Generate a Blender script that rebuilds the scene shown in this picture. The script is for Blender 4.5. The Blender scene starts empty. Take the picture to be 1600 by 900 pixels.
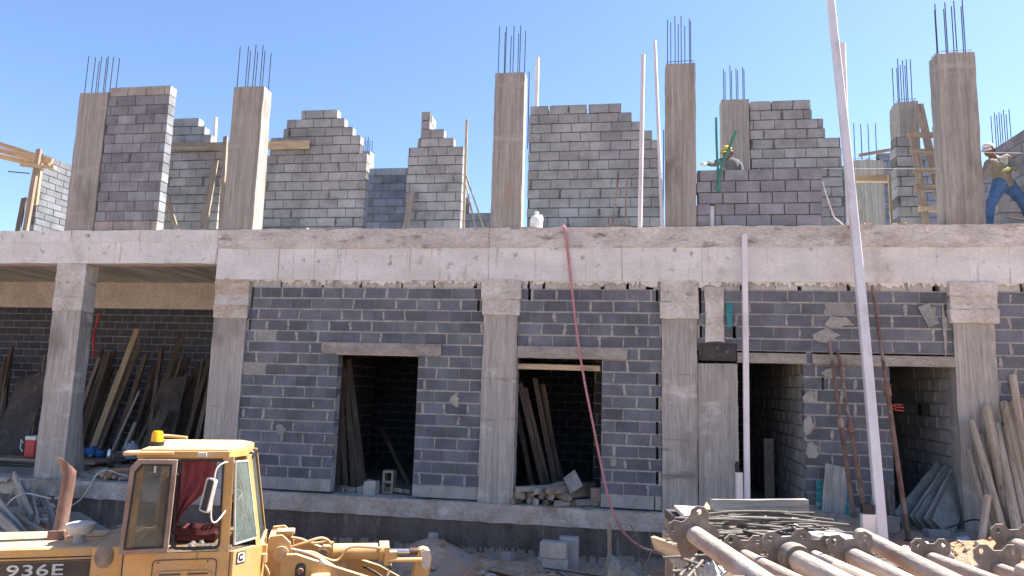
import bpy, math, random
from mathutils import Vector, Matrix, noise
R_ = random.Random(7)
SC = bpy.context.scene
COL = SC.collection

# ------------------------------------------------------------------ camera
YAW, PIT, ROL, FPX, DIST = -.16035327, .13793703, .028616465, 1101.4, 12.2818
EYE = Vector((0, -DIST, 2.0))
_cy, _sy, _cp, _sp = math.cos(YAW), math.sin(YAW), math.cos(PIT), math.sin(PIT)
FW = Vector((_sy*_cp, _cy*_cp, _sp))
_r = Vector((_cy, -_sy, 0)); _u = _r.cross(FW)
RT = math.cos(ROL)*_r + math.sin(ROL)*_u
UP = -math.sin(ROL)*_r + math.cos(ROL)*_u

def ray(x, y): return RT*((x-800)/FPX) - UP*((y-450)/FPX) + FW
def at(x, y, Y=0.0):            # the point seen at photo pixel x, y that stands at depth Y in the place
    d = ray(x, y); return EYE + d*((Y-EYE.y)/d.y)
def atz(x, y, z):               # ... that stands at height z
    d = ray(x, y); return EYE + d*((z-EYE.z)/d.z)
def atw(x, y, w): return EYE + ray(x, y)*w

# ------------------------------------------------------------------ mesh helpers
class MB:
    def __init__(s): s.v, s.f, s.m, s.c = [], [], [], []
    def add(s, vs, fs, mi=0, col=(1, 1, 1)):
        b = len(s.v); s.v += [tuple(v) for v in vs]
        for f in fs: s.f.append([b+i for i in f]); s.m.append(mi); s.c.append(col)
        return s
    def box(s, lo, hi, mi=0, col=(1, 1, 1), mat=None, jit=0):
        vs = [Vector((x, y, z)) for z in (lo[2], hi[2]) for y in (lo[1], hi[1]) for x in (lo[0], hi[0])]
        if jit: vs = [v+Vector((R_.uniform(-jit, jit), R_.uniform(-jit, jit), R_.uniform(-jit, jit))) for v in vs]
        if mat: vs = [mat @ v for v in vs]
        return s.add(vs, [(0, 2, 3, 1), (4, 5, 7, 6), (0, 1, 5, 4), (2, 6, 7, 3), (0, 4, 6, 2), (1, 3, 7, 5)], mi, col)
    def bbox(s, lo, hi, b=.01, mi=0, col=(1, 1, 1), mat=None):   # box with chamfered edges
        lo, hi = Vector(lo), Vector(hi); vs = []; idx = {}
        for sx in (0, 1):
            for sy in (0, 1):
                for sz in (0, 1):
                    c = [(lo, hi)[k][i] for i, k in enumerate((sx, sy, sz))]
                    sg = [1-2*k for k in (sx, sy, sz)]
                    for ax in range(3):
                        p = [c[i] + (0 if i == ax else b*sg[i]) for i in range(3)]
                        idx[(sx, sy, sz, ax)] = len(vs); vs.append(Vector(p))
        if mat: vs = [mat @ v for v in vs]
        F = []
        for ax in range(3):
            o1, o2 = [(1, 2), (2, 0), (0, 1)][ax]
            for k in (0, 1):
                q = []
                for a, c in ((0, 0), (1, 0), (1, 1), (0, 1)):
                    key = [0]*3; key[ax] = k; key[o1] = a; key[o2] = c
                    q.append(idx[tuple(key)+(ax,)])
                F.append(q if k else q[::-1])
            for a in (0, 1):
                for c in (0, 1):
                    def K(k, axx):
                        key = [0]*3; key[ax] = k; key[o1] = a; key[o2] = c
                        return idx[tuple(key)+(axx,)]
                    q = [K(0, o1), K(1, o1), K(1, o2), K(0, o2)]
                    F.append(q if (a + c) % 2 == 0 else q[::-1])
        for sx in (0, 1):
            for sy in (0, 1):
                for sz in (0, 1):
                    q = [idx[(sx, sy, sz, i)] for i in range(3)]
                    F.append(q if (sx+sy+sz) % 2 else q[::-1])
        return s.add(vs, F, mi, col)
    def tube(s, pts, r, seg=8, mi=0, col=(1, 1, 1), caps=True, closed=False):
        pts = [Vector(p) for p in pts]; n = len(pts)
        rs = r if isinstance(r, (list, tuple)) else [r]*n
        t0 = (pts[1]-pts[0]).normalized()
        ref = Vector((0, 0, 1)) if abs(t0.z) < .9 else Vector((1, 0, 0))
        nn = t0.cross(ref).normalized(); vs = []
        for i, p in enumerate(pts):
            t = (pts[min(i+1, n-1)]-pts[max(i-1, 0)]).normalized()
            nn = (nn - t*nn.dot(t)).normalized(); bb = t.cross(nn)
            for k in range(seg):
                a = 2*math.pi*k/seg
                vs.append(p + (nn*math.cos(a)+bb*math.sin(a))*rs[i])
        F = [(i*seg+k, i*seg+(k+1) % seg, (i+1)*seg+(k+1) % seg, (i+1)*seg+k) for i in range(n-1) for k in range(seg)]
        if caps: F += [tuple(range(seg))[::-1], tuple((n-1)*seg+k for k in range(seg))]
        return s.add(vs, F, mi, col)
    def lathe(s, prof, seg=16, mi=0, col=(1, 1, 1), mat=None, caps=True):
        vs = [Vector((r*math.cos(2*math.pi*k/seg), r*math.sin(2*math.pi*k/seg), z)) for r, z in prof for k in range(seg)]
        if mat: vs = [mat @ v for v in vs]
        n = len(prof)
        F = [(i*seg+k, i*seg+(k+1) % seg, (i+1)*seg+(k+1) % seg, (i+1)*seg+k) for i in range(n-1) for k in range(seg)]
        if caps: F += [tuple(range(seg))[::-1], tuple((n-1)*seg+k for k in range(seg))]
        return s.add(vs, F, mi, col)
    def prism(s, poly, f, mi=0, col=(1, 1, 1)):     # poly: 2-D outline; f(u, v, k) -> point, k = 0 front, 1 back
        n = len(poly)
        vs = [f(u, v, 0) for u, v in poly] + [f(u, v, 1) for u, v in poly]
        F = [tuple(range(n)), tuple(range(n, 2*n))[::-1]] + [(i, n+i, n+(i+1) % n, (i+1) % n) for i in range(n)]
        return s.add(vs, F, mi, col)
    def ring(s, outer, inner, f, mi=0, col=(1, 1, 1)):   # frame between two outlines with the same number of points
        n = len(outer)
        vs = [f(u, v, k) for k in (0, 1) for pl in (outer, inner) for u, v in pl]
        F = []
        for i in range(n):
            j = (i+1) % n
            F += [(i, j, n+j, n+i), (2*n+i, 3*n+i, 3*n+j, 2*n+j), (i, 2*n+i, 2*n+j, j), (n+i, n+j, 3*n+j, 3*n+i)]
        return s.add(vs, F, mi, col)
    def rough(s, lo, hi, seg=.15, amp=.012, mi=0, col=(1, 1, 1), mat=None, sc=3.0, seed=0):   # box whose faces wander a little
        lo, hi = Vector(lo), Vector(hi)
        ns = [max(1, int(round((hi[i]-lo[i])/seg))) for i in range(3)]
        idx, vs, F = {}, [], []
        def V(i, j, k):
            if (i, j, k) not in idx:
                p = Vector([lo[a]+(hi[a]-lo[a])*(i, j, k)[a]/ns[a] for a in range(3)])
                d = noise.noise_vector(p*sc+Vector((seed, 0, 0)))*amp + noise.noise_vector(p*sc*4+Vector((seed, 9, 0)))*amp*.5
                q = p+d
                idx[(i, j, k)] = len(vs); vs.append(mat @ q if mat else q)
            return idx[(i, j, k)]
        for ax in range(3):
            o1, o2 = [(1, 2), (2, 0), (0, 1)][ax]
            for side in (0, ns[ax]):
                for a in range(ns[o1]):
                    for b in range(ns[o2]):
                        q = []
                        for da, db in ((0, 0), (1, 0), (1, 1), (0, 1)):
                            key = [0, 0, 0]; key[ax] = side; key[o1] = a+da; key[o2] = b+db
                            q.append(V(*key))
                        F.append(q if side else q[::-1])
        return s.add(vs, F, mi, col)
    def build(s, name, mats, parent=None, smooth=False, origin=None, local=False, mw=None):
        mats = mats if isinstance(mats, (list, tuple)) else [mats]
        if parent is not None: org = Vector((0, 0, 0)) if local else Vector(wl(parent))
        elif mw is not None: org = Vector((0, 0, 0))
        else:
            if origin is None:
                xs = [v[0] for v in s.v]; ys = [v[1] for v in s.v]; zs = [v[2] for v in s.v]
                origin = ((min(xs)+max(xs))/2, (min(ys)+max(ys))/2, min(zs))
            org = Vector(origin)
        me = bpy.data.meshes.new(name)
        me.from_pydata([tuple(Vector(v)-org) for v in s.v], [], s.f)
        for m in mats: me.materials.append(m)
        me.polygons.foreach_set('material_index', s.m)
        ca = me.color_attributes.new('col', 'FLOAT_COLOR', 'CORNER')
        buf = []
        for f, c in zip(s.f, s.c): buf += [c[0], c[1], c[2], 1.0]*len(f)
        ca.data.foreach_set('color', buf)
        if smooth: me.polygons.foreach_set('use_smooth', [True]*len(me.polygons))
        me.update()
        if smooth:
            try: me.set_sharp_from_angle(angle=math.radians(40))
            except Exception: pass
        o = bpy.data.objects.new(name, me); COL.objects.link(o)
        if parent is not None: o.parent = parent
        elif mw is not None: o.matrix_world = mw
        else: o.location = org
        return o

def wl(o):
    p = Vector(o.location)
    while o.parent: o = o.parent; p += o.location
    return p
def tag(o, label, cat, group=None, kind=None):
    o['label'] = label; o['category'] = cat
    if group: o['group'] = group
    if kind: o['kind'] = kind
    return o
def thing(name, label, cat, loc=(0, 0, 0), group=None, mw=None):
    o = bpy.data.objects.new(name, None); COL.objects.link(o); o.empty_display_size = .2
    if mw is not None: o.matrix_world = mw
    else: o.location = loc
    return tag(o, label, cat, group)
def struct(o): o['kind'] = 'structure'; return o
def frame_z(p, q, roll=0):          # matrix whose z axis runs from p to q
    p, q = Vector(p), Vector(q); z = (q-p).normalized()
    ref = Vector((0, 1, 0)) if abs(z.y) < .95 else Vector((1, 0, 0))
    x = ref.cross(z).normalized(); y = z.cross(x)
    m = Matrix((x, y, z)).transposed().to_4x4()
    return Matrix.Translation(p) @ m @ Matrix.Rotation(roll, 4, 'Z')

# ------------------------------------------------------------------ materials
def ln(c): return (c[0], c[1], c[2], 1)
def M(name, c1, c2, scale=3, st=(1, 1, 1), rough=.9, bump=.25, fs=45, fst=None, lo=.35, hi=.65, attr=False, metal=0,
      dust=None, spots=(), spec=.3, fine=.25, bdist=.01):
    m = bpy.data.materials.new(name); m.use_nodes = True
    nt = m.node_tree; N = nt.nodes; L = nt.links; B = N['Principled BSDF']
    tc = N.new('ShaderNodeTexCoord'); oi = N.new('ShaderNodeObjectInfo')
    mu = N.new('ShaderNodeMath'); mu.operation = 'MULTIPLY'; mu.inputs[1].default_value = 37.0; L.new(oi.outputs['Random'], mu.inputs[0])
    ad = N.new('ShaderNodeVectorMath'); ad.operation = 'ADD'; L.new(tc.outputs['Object'], ad.inputs[0]); L.new(mu.outputs[0], ad.inputs[1])
    def nz(sc, stt, det=5, ro=.6):
        mp = N.new('ShaderNodeMapping'); mp.inputs['Scale'].default_value = stt; L.new(ad.outputs[0], mp.inputs['Vector'])
        t = N.new('ShaderNodeTexNoise'); t.inputs['Scale'].default_value = sc; t.inputs['Detail'].default_value = det; t.inputs['Roughness'].default_value = ro
        L.new(mp.outputs[0], t.inputs['Vector']); return t.outputs['Fac']
    def ramp(src, a, b, ca=(0, 0, 0), cb=(1, 1, 1)):
        r = N.new('ShaderNodeValToRGB'); r.color_ramp.elements[0].position = a; r.color_ramp.elements[1].position = b
        r.color_ramp.elements[0].color = ln(ca); r.color_ramp.elements[1].color = ln(cb); L.new(src, r.inputs[0]); return r.outputs[0]
    def mix(f, a, b, mode='MIX'):
        x = N.new('ShaderNodeMix'); x.data_type = 'RGBA'; x.blend_type = mode
        if isinstance(f, (int, float)): x.inputs[0].default_value = f
        else: L.new(f, x.inputs[0])
        for i, c in ((6, a), (7, b)):
            if isinstance(c, (tuple, list)): x.inputs[i].default_value = ln(c)
            else: L.new(c, x.inputs[i])
        return x.outputs[2]
    n1 = nz(scale, st); col = ramp(n1, lo, hi, c1, c2)
    n2 = nz(fs, fst or st, 3)
    if fine:
        col = mix(1.0, col, ramp(n2, .25, .75, (1-fine,)*3, (1+fine,)*3), 'MULTIPLY')
    for sp in spots:      # (colour, scale, stretch, low, high)
        k = ramp(nz(sp[1], sp[2], 4), sp[3], sp[4]); col = mix(k, col, sp[0])
    if attr:
        a = N.new('ShaderNodeVertexColor'); a.layer_name = 'col'; col = mix(1.0, col, a.outputs['Color'], 'MULTIPLY')
    if dust:              # dust that has settled on upward faces
        g = N.new('ShaderNodeNewGeometry'); sx = N.new('ShaderNodeSeparateXYZ'); L.new(g.outputs['Normal'], sx.inputs[0])
        k = ramp(sx.outputs['Z'], .15, .9); kk = mix(1.0, k, ramp(nz(6, (1, 1, 1)), .25, .6, (.25,)*3, (1,)*3), 'MULTIPLY')
        kk = mix(1.0, kk, (dust[1],)*3, 'MULTIPLY'); col = mix(kk, col, dust[0])
    L.new(col, B.inputs['Base Color'])
    B.inputs['Roughness'].default_value = rough; B.inputs['Metallic'].default_value = metal
    B.inputs['Specular IOR Level'].default_value = spec
    if bump:
        bp = N.new('ShaderNodeBump'); bp.inputs['Strength'].default_value = bump; bp.inputs['Distance'].default_value = bdist
        s = N.new('ShaderNodeMath'); s.operation = 'ADD'; L.new(n1, s.inputs[0]); L.new(n2, s.inputs[1])
        L.new(s.outputs[0], bp.inputs['Height']); L.new(bp.outputs[0], B.inputs['Normal'])
    return m

TAN = (.36, .27, .19)
m_dirt = M('dirt', (.33, .25, .185), (.47, .375, .29), 1.2, bump=.9, fs=18, fine=.3, bdist=.05, spots=(((.42, .225, .125), .45, (1, 1, 1), .44, .58), ((.36, .31, .26), .9, (1, 1, 1), .56, .68), ((.19, .125, .09), 2.3, (1, 1, 1), .58, .7)))
m_boards = M('board_marked_concrete', (.27, .248, .22), (.43, .402, .365), 2.2, (8, 8, .2), bump=.6, fs=9, fst=(9, 9, .3), fine=.32, lo=.3, hi=.7,
             spots=(((.20, .175, .15), 1.1, (1, 1, .6), .56, .75), ((.5, .48, .44), 2.1, (2, 2, .5), .62, .75), ((.19, .17, .15), 1.5, (.4, .4, 4), .65, .74), ((.56, .53, .49), 1.4, (.8, .8, 1.4), .6, .72), ((.15, .135, .12), 16, (1, 1, 1), .70, .74)))
m_boards_up = M('weathered_board_marked_concrete', (.225, .208, .185), (.365, .342, .312), 2.0, (9, 9, .22), bump=.6, fs=9, fst=(9, 9, .3), fine=.27, lo=.3, hi=.7,
             spots=(((.14, .12, .10), 1.0, (1, 1, .5), .54, .75), ((.31, .245, .185), 2.0, (3, 3, .4), .6, .72), ((.40, .375, .345), 1.6, (.5, .5, 2.0), .62, .76)))
m_beam = M('pale_cast_concrete', (.535, .52, .495), (.65, .635, .61), 1.4, (1, 1, 1.5), bump=.35, fs=14, fine=.1,
           spots=(((.36, .33, .30), 1.0, (1, 1, .8), .6, .75), ((.36, .28, .23), 3.0, (5, 5, .25), .6, .72), ((.30, .285, .265), 5, (1, 1, 1), .63, .72)))
m_edge = M('rough_slab_edge_concrete', (.43, .395, .355), (.60, .565, .525), 1.6, (1, 1, 2.2), bump=.9, fs=16, fine=.25, bdist=.03,
           spots=(((.20, .175, .15), 2.2, (1, 1, 2.5), .56, .7), ((.62, .59, .56), 1.5, (1, 1, 1.4), .6, .7)))
m_cap = M('patched_concrete', (.40, .365, .325), (.58, .545, .50), 2.2, bump=.8, fs=20, fine=.2, bdist=.02, spots=(((.28, .25, .22), 3, (1, 1, 2), .58, .7),))
m_grade = M('stained_grade_beam_concrete', (.33, .28, .235), (.52, .465, .41), 1.8, (1, 1, 1.5), bump=.8, fs=18, fine=.25, bdist=.02, spots=(((.23, .185, .15), 2.0, (1, 1, .8), .54, .7), ((.40, .28, .19), 1.1, (1, 1, 1), .6, .74), ((.60, .56, .51), 2.6, (1, 1, 1), .62, .72)))
m_capo = M('ochre_stained_concrete', (.38, .315, .245), (.54, .48, .41), 2.5, (1, 1, 2), bump=.8, fs=20, fine=.2, bdist=.02, spots=(((.40, .27, .16), 3, (1, 1, 2), .56, .7),))
m_block = M('concrete_block', (.78, .78, .78), (1.18, 1.18, 1.18), 2.5, bump=.5, fs=60, fine=.2, attr=True, rough=.95,
            spots=(((1.35, 1.3, 1.25), 7, (1, 1, 1), .6, .78),))
m_patch = M('thin_mortar_smear', (.25, .238, .215), (.37, .352, .322), 5, bump=.8, fs=40, fine=.3)
m_lint = M('rough_lintel_concrete', (.235, .21, .18), (.36, .33, .295), 3, (1, 1, 2), bump=.8, fs=25, fine=.3, bdist=.02)
m_mort = M('pale_mortar', (.255, .245, .225), (.375, .36, .333), 5, bump=.8, fs=40, fine=.25)
m_mortd = M('dark_mortar', (.085, .08, .076), (.17, .16, .15), 5, bump=.8, fs=40, fine=.25)
m_soff = M('stripped_soffit', (.44, .45, .42), (.76, .77, .74), 1.4, (3.4, .3, 1), bump=.2, fs=8, fst=(4, .3, 1), fine=.2, lo=.42, hi=.58)
m_bback = M('tan_back_beam', (.56, .555, .53), (.70, .695, .67), 2, bump=.3, fs=20)
m_bit = M('bitumen_coating', (.085, .068, .058), (.15, .122, .105), 2.2, (1.5, 1.5, .7), rough=.75, bump=.4, fs=25, fine=.3, spots=(((.27, .225, .195), 2.6, (3, 3, .4), .56, .74), ((.15, .125, .11), 1.2, (1, 1, 1), .56, .7)))
m_foot = M('stained_footing', (.25, .20, .165), (.39, .325, .275), 2.2, bump=.6, fs=20, fine=.25)
m_rebar = M('rebar_steel', (.035, .04, .055), (.085, .075, .075), 8, rough=.6, metal=.5, bump=.3, fs=80)
m_wood = M('pale_timber', (.36, .265, .165), (.53, .42, .285), 3, (7, 7, .5), bump=.4, fs=12, fst=(9, 9, .6), fine=.25, spots=(((.22, .17, .12), 2, (2, 2, .6), .62, .75),))
m_wood2 = M('weathered_timber', (.21, .165, .125), (.36, .295, .23), 3, (7, 7, .5), bump=.5, fs=12, fst=(9, 9, .6), fine=.3, spots=(((.13, .105, .085), 2, (2, 2, .6), .6, .74),))
m_wood3 = M('dark_used_timber', (.075, .058, .047), (.17, .135, .108), 3, (7, 7, .5), bump=.5, fs=12, fst=(9, 9, .6), fine=.3)
m_pale = M('pale_board', (.46, .42, .35), (.60, .56, .49), 3, (4, 4, .5), bump=.4, fs=14, fine=.2)  # pale board tone, varied at random by noise
m_woodg = M('grey_cement_splashed_timber', (.26, .23, .195), (.41, .37, .325), 3, (7, 7, .5), bump=.5, fs=12, fst=(9, 9, .6), fine=.28)
m_tan = M('pole_timber', (.36, .265, .18), (.52, .405, .29), 3, (6, 6, .5), bump=.5, fs=12, fst=(8, 8, .7), fine=.3, spots=(((.17, .13, .10), 3, (2, 2, 1), .62, .72),))
m_ply = M('dark_film_plywood', (.055, .047, .042), (.115, .10, .09), 2, bump=.2, fs=20, rough=.7, spots=(((.25, .235, .215), 3, (1, 1, 1), .64, .75),))
m_plyg = M('grey_green_plywood', (.15, .165, .16), (.25, .265, .25), 2, bump=.2, fs=20, rough=.8, spots=(((.34, .32, .29), 3, (1, 1, 1), .6, .72),))
m_teal = M('teal_film_plywood', (.03, .16, .17), (.06, .25, .25), 4, bump=.2, fs=20, rough=.7, spots=(((.30, .30, .28), 5, (1, 1, 1), .56, .66),))
m_pvc = M('white_pvc', (.62, .575, .56), (.71, .665, .65), 1.5, bump=0, fs=30, fine=.05, rough=.45, spots=(((.47, .40, .35), 2.5, (1, 1, .4), .58, .76),))
m_pvcp = M('pinkish_pvc', (.60, .52, .525), (.68, .61, .61), 1.5, bump=0, fs=30, fine=.06, rough=.5)
m_hose = M('pink_hose', (.40, .155, .16), (.50, .23, .23), 3, bump=.1, rough=.55)
m_rust = M('rusty_steel', (.11, .062, .045), (.22, .135, .10), 4, bump=.4, fs=40, fine=.3, rough=.8, spots=(((.33, .27, .23), 3, (1, 1, .4), .55, .7),))
m_prop = M('dusty_prop_steel', (.25, .18, .14), (.42, .34, .28), 3, (2, 2, .45), bump=.35, fs=30, fine=.2, rough=.8, dust=((.52, .45, .37), .5),
           spots=(((.30, .145, .08), 2.2, (1.5, 1.5, .5), .5, .64), ((.13, .09, .07), 9, (1, 1, .6), .6, .72), ((.56, .51, .46), 3, (1, 1, .5), .56, .68)))
m_plate = M('prop_plate_steel', (.135, .105, .085), (.24, .195, .16), 6, bump=.4, fs=40, fine=.25, rough=.8, dust=((.5, .44, .37), .6))
m_rod = M('dusty_rod_steel', (.06, .05, .042), (.16, .135, .115), 4, (1, 1, 1), bump=.3, fs=30, fine=.3, rough=.7, dust=((.42, .36, .30), .28))
m_rubble = M('concrete_rubble', (.37, .335, .29), (.54, .50, .445), 3, bump=.7, fs=20, fine=.25, bdist=.02)
m_brickr = M('broken_orange_brick', (.42, .215, .125), (.58, .36, .235), 5, bump=.6, fs=25, fine=.25)
m_tarp = M('dusty_canvas', (.20, .165, .13), (.33, .28, .23), 3, bump=.5, fs=30, fine=.2)
m_tarp2 = M('grey_green_cloth', (.19, .175, .145), (.31, .29, .245), 3, bump=.5, fs=30, fine=.2)
m_cblk = M('loose_grey_block', (.30, .285, .265), (.40, .385, .36), 4, bump=.5, fs=60, fine=.18)
m_green = M('green_pipe', (.03, .15, .105), (.06, .24, .17), 3, bump=.1, rough=.6)
m_black = M('black_plastic', (.018, .018, .02), (.035, .034, .034), 4, bump=.1, rough=.5)
m_red = M('red_plastic', (.50, .05, .055), (.60, .085, .08), 4, bump=.05, rough=.4)
m_white = M('white_plastic', (.72, .72, .70), (.80, .80, .79), 4, bump=.05, rough=.4)
m_blueb = M('blue_plastic_bag', (.02, .09, .27), (.05, .18, .42), 6, bump=.4, rough=.4)
m_jug = M('bluish_jug_plastic', (.30, .36, .45), (.40, .46, .54), 4, bump=.1, rough=.4)
m_steel = M('bright_steel', (.55, .55, .55), (.70, .70, .69), 5, bump=.05, rough=.25, metal=.9)
m_cable = M('pale_cable', (.50, .48, .45), (.62, .60, .57), 5, bump=.1, rough=.7)
m_redw = M('red_cable', (.62, .07, .05), (.70, .12, .09), 5, bump=.1, rough=.5)
YEL1, YEL2 = (.47, .262, .085), (.57, .332, .115)
m_yel = M('dusty_yellow_paint', YEL1, YEL2, 1.6, bump=.08, fs=20, fine=.07, rough=.55, spec=.4, dust=((.58, .45, .30), .8),
          spots=(((.40, .29, .175), 1.6, (1, 1, .7), .5, .7), ((.22, .14, .075), 7, (1, 1, .4), .66, .76), ((.56, .46, .33), 3.5, (1, 1, 1), .62, .75)))
m_dkbrown = M('dark_decal', (.055, .043, .035), (.085, .068, .055), 4, bump=.05, rough=.6, dust=((.4, .3, .2), .4))
m_letter = M('silver_lettering', (.52, .50, .47), (.64, .62, .59), 8, bump=.05, rough=.5)
m_exh = M('rusty_exhaust_steel', (.13, .07, .055), (.23, .14, .11), 3, (1, 1, .6), bump=.2, fs=30, fine=.2, rough=.6, metal=.2, dust=((.42, .30, .23), .35))
m_bowl = M('dusty_grey_plastic', (.40, .37, .325), (.50, .465, .42), 3, bump=.1, rough=.6, dust=((.62, .57, .50), .8))
m_frame = M('brown_window_frame', (.20, .135, .105), (.30, .215, .17), 4, bump=.15, rough=.7, dust=((.5, .4, .32), .7))
m_rubber = M('black_rubber', (.02, .02, .02), (.045, .042, .04), 5, bump=.4, rough=.85, dust=((.3, .22, .15), .5))
m_trim = M('pale_window_trim', (.42, .39, .34), (.55, .52, .46), 4, bump=.1, rough=.6)
m_amber = M('amber_beacon', (.75, .36, .01), (.85, .46, .02), 4, bump=0, rough=.3)
m_curt = M('maroon_cloth', (.17, .035, .042), (.26, .07, .075), 4, (2, 2, .4), bump=.4, fs=30)
m_seat = M('worn_red_seat', (.085, .018, .018), (.14, .035, .032), 4, bump=.3, rough=.7)
m_panel = M('black_marked_panel', (.03, .028, .028), (.06, .055, .052), 3, bump=.2, rough=.7, spots=(((.28, .27, .26), 9, (1.4, 1, 2), .61, .66),))
m_int = M('interior_block', (.8, .8, .8), (1.1, 1.1, 1.1), 3, bump=.3, fs=40, attr=True)
m_skin = M('skin', (.13, .075, .053), (.18, .108, .08), 12, bump=.05, rough=.55, fine=.06)
m_jean = M('blue_denim', (.05, .105, .22), (.085, .16, .31), 9, bump=.3, fs=60)
m_shirt = M('olive_grey_jersey', (.17, .16, .13), (.24, .225, .19), 8, bump=.3, fs=60)
m_jack = M('dark_grey_jacket', (.10, .10, .105), (.165, .16, .165), 8, bump=.3, fs=60)
m_capy = M('yellow_cap_cloth', (.55, .43, .06), (.68, .54, .10), 9, bump=.2, fs=60)
m_capw = M('whitish_cap_cloth', (.55, .53, .50), (.66, .64, .61), 9, bump=.2, fs=60)
m_glove = M('yellow_green_glove', (.42, .46, .17), (.54, .56, .26), 9, bump=.2, fs=60)
m_glovew = M('pale_glove', (.56, .53, .47), (.66, .63, .57), 9, bump=.2, fs=60)
m_eye = M('eye_dark', (.02, .015, .012), (.03, .02, .018), 5, bump=0, rough=.3)
m_boot = M('dusty_boot', (.07, .055, .045), (.13, .10, .08), 6, bump=.3)

def glass(name, tint, alpha, dirt):
    m = bpy.data.materials.new(name); m.use_nodes = True; nt = m.node_tree; N, L = nt.nodes, nt.links
    B = N['Principled BSDF']; out = N['Material Output']
    t = N.new('ShaderNodeTexNoise'); t.inputs['Scale'].default_value = 3.5; t.inputs['Detail'].default_value = 7; t.inputs['Roughness'].default_value = .75
    tc = N.new('ShaderNodeTexCoord'); L.new(tc.outputs['Object'], t.inputs['Vector'])
    r = N.new('ShaderNodeValToRGB'); r.color_ramp.elements[0].position = .42; r.color_ramp.elements[1].position = .72
    r.color_ramp.elements[0].color = (alpha,)*3+(1,); r.color_ramp.elements[1].color = (dirt,)*3+(1,); L.new(t.outputs['Fac'], r.inputs[0])
    B.inputs['Base Color'].default_value = ln(tint); B.inputs['Roughness'].default_value = .06
    tr = N.new('ShaderNodeBsdfTransparent'); mx = N.new('ShaderNodeMixShader')
    L.new(r.outputs[0], mx.inputs[0]); L.new(tr.outputs[0], mx.inputs[1]); L.new(B.outputs[0], mx.inputs[2]); L.new(mx.outputs[0], out.inputs['Surface'])
    return m
m_glass = glass('dusty_glass', (.17, .165, .12), .22, .5)
m_glass2 = glass('cracked_glass', (.16, .20, .18), .35, .8)

# ------------------------------------------------------------------ light
cam = bpy.data.cameras.new('camera'); cam.sensor_width = 36; cam.lens = FPX/1600*36; cam.clip_end = 3000; cam.clip_start = .05
co = bpy.data.objects.new('camera', cam); COL.objects.link(co)
co.matrix_world = Matrix.Translation(EYE) @ Matrix((RT, UP, -FW)).transposed().to_4x4()
SC.camera = co
EL, AZ = math.radians(52), math.radians(61)
w = bpy.data.worlds.new('World'); SC.world = w; w.use_nodes = True
sk = w.node_tree.nodes.new('ShaderNodeTexSky'); sk.sky_type = 'NISHITA'; sk.sun_disc = False
sk.sun_elevation = EL; sk.sun_rotation = AZ; sk.air_density = 1.0; sk.dust_density = .5; sk.ozone_density = 4.0
tn = w.node_tree.nodes.new('ShaderNodeMix'); tn.data_type = 'RGBA'; tn.blend_type = 'MULTIPLY'; tn.inputs[0].default_value = 1; tn.inputs[7].default_value = (.96, .97, 1.03, 1)
w.node_tree.links.new(sk.outputs[0], tn.inputs[6]); w.node_tree.links.new(tn.outputs[2], w.node_tree.nodes['Background'].inputs[0])
w.node_tree.nodes['Background'].inputs[1].default_value = .078
su = bpy.data.lights.new('sun', 'SUN'); su.energy = 5.0; su.angle = math.radians(.5); su.color = (1, .95, .87)
so = bpy.data.objects.new('sun', su); COL.objects.link(so)
so.rotation_euler = Vector((math.sin(AZ)*math.cos(EL), math.cos(AZ)*math.cos(EL), math.sin(EL))).to_track_quat('Z', 'Y').to_euler()
so.location = (20, 10, 30)
SC.view_settings.view_transform = 'Standard'; SC.view_settings.look = 'None'; SC.view_settings.gamma = 1
SC.view_settings.exposure = 1.72
SC.cycles.use_denoising = True; SC.cycles.max_bounces = 8; SC.cycles.transparent_max_bounces = 12

# ------------------------------------------------------------------ ground
def sm(a, b, x):
    t = max(0, min(1, (x-a)/(b-a))); return t*t*(3-2*t)
def ground_h(x, y):
    left = -.95 + .14*math.exp(-((x+1.0)/1.6)**2) - 1.1*sm(-1.2, -4.2, y)*sm(1.5, -1.5, x) + .25*sm(-8.3, -10.5, x)*sm(-2.5, -.3, y)
    right = -.03 + .5*sm(-5.5, -8.5, y)
    e = sm(-4, -8, y); k = sm(.2-2.4*e, 2.6-3.0*e, x)
    h = left*(1-k) + right*k
    if y > 0: h = h*(1-sm(8, 14, y)) - .9*sm(8, 14, y) if y > 7 else min(h, -.2)
    h += .40*math.exp(-((x+3.1)/.55)**2-((y+.75)/.55)**2)+.12*math.exp(-((x+2.3)/1.0)**2-((y+1.1)/.8)**2)                      # heap of red soil
    h += .34*math.exp(-((x-5.1)/1.2)**2-((y+2.35)/.75)**2)
    far = max(0, math.hypot(x, y)-30)
    a = .05 if far == 0 else .05+min(.8, far*.01)
    h += a*noise.noise(Vector((x*1.3, y*1.3, 0)))*(1 if far == 0 else .6) + .045*noise.noise(Vector((x*4, y*4, 3)))
    if far == 0: h += .018*noise.noise(Vector((x*11, y*11, 5)))
    return h
def axis(c0, c1, step, far):
    a = [c0+step*i for i in range(int((c1-c0)/step)+1)]; s = step; lo, hi = a[0], a[-1]; L_, H_ = [], []
    while lo > -far: s *= 1.35; lo -= s; L_.append(lo)
    s = step
    while hi < far: s *= 1.35; hi += s; H_.append(hi)
    return L_[::-1]+a+H_
gx, gy = axis(-14, 10, .11, 900), axis(-10, .3, .11, 900)
g = MB()
g.v = [(x, y, ground_h(x, y)) for y in gy for x in gx]
nx = len(gx)
g.f = [(j*nx+i, j*nx+i+1, (j+1)*nx+i+1, (j+1)*nx+i) for j in range(len(gy)-1) for i in range(nx-1)]
g.m = [0]*len(g.f); g.c = [(1, 1, 1)]*len(g.f)
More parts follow.
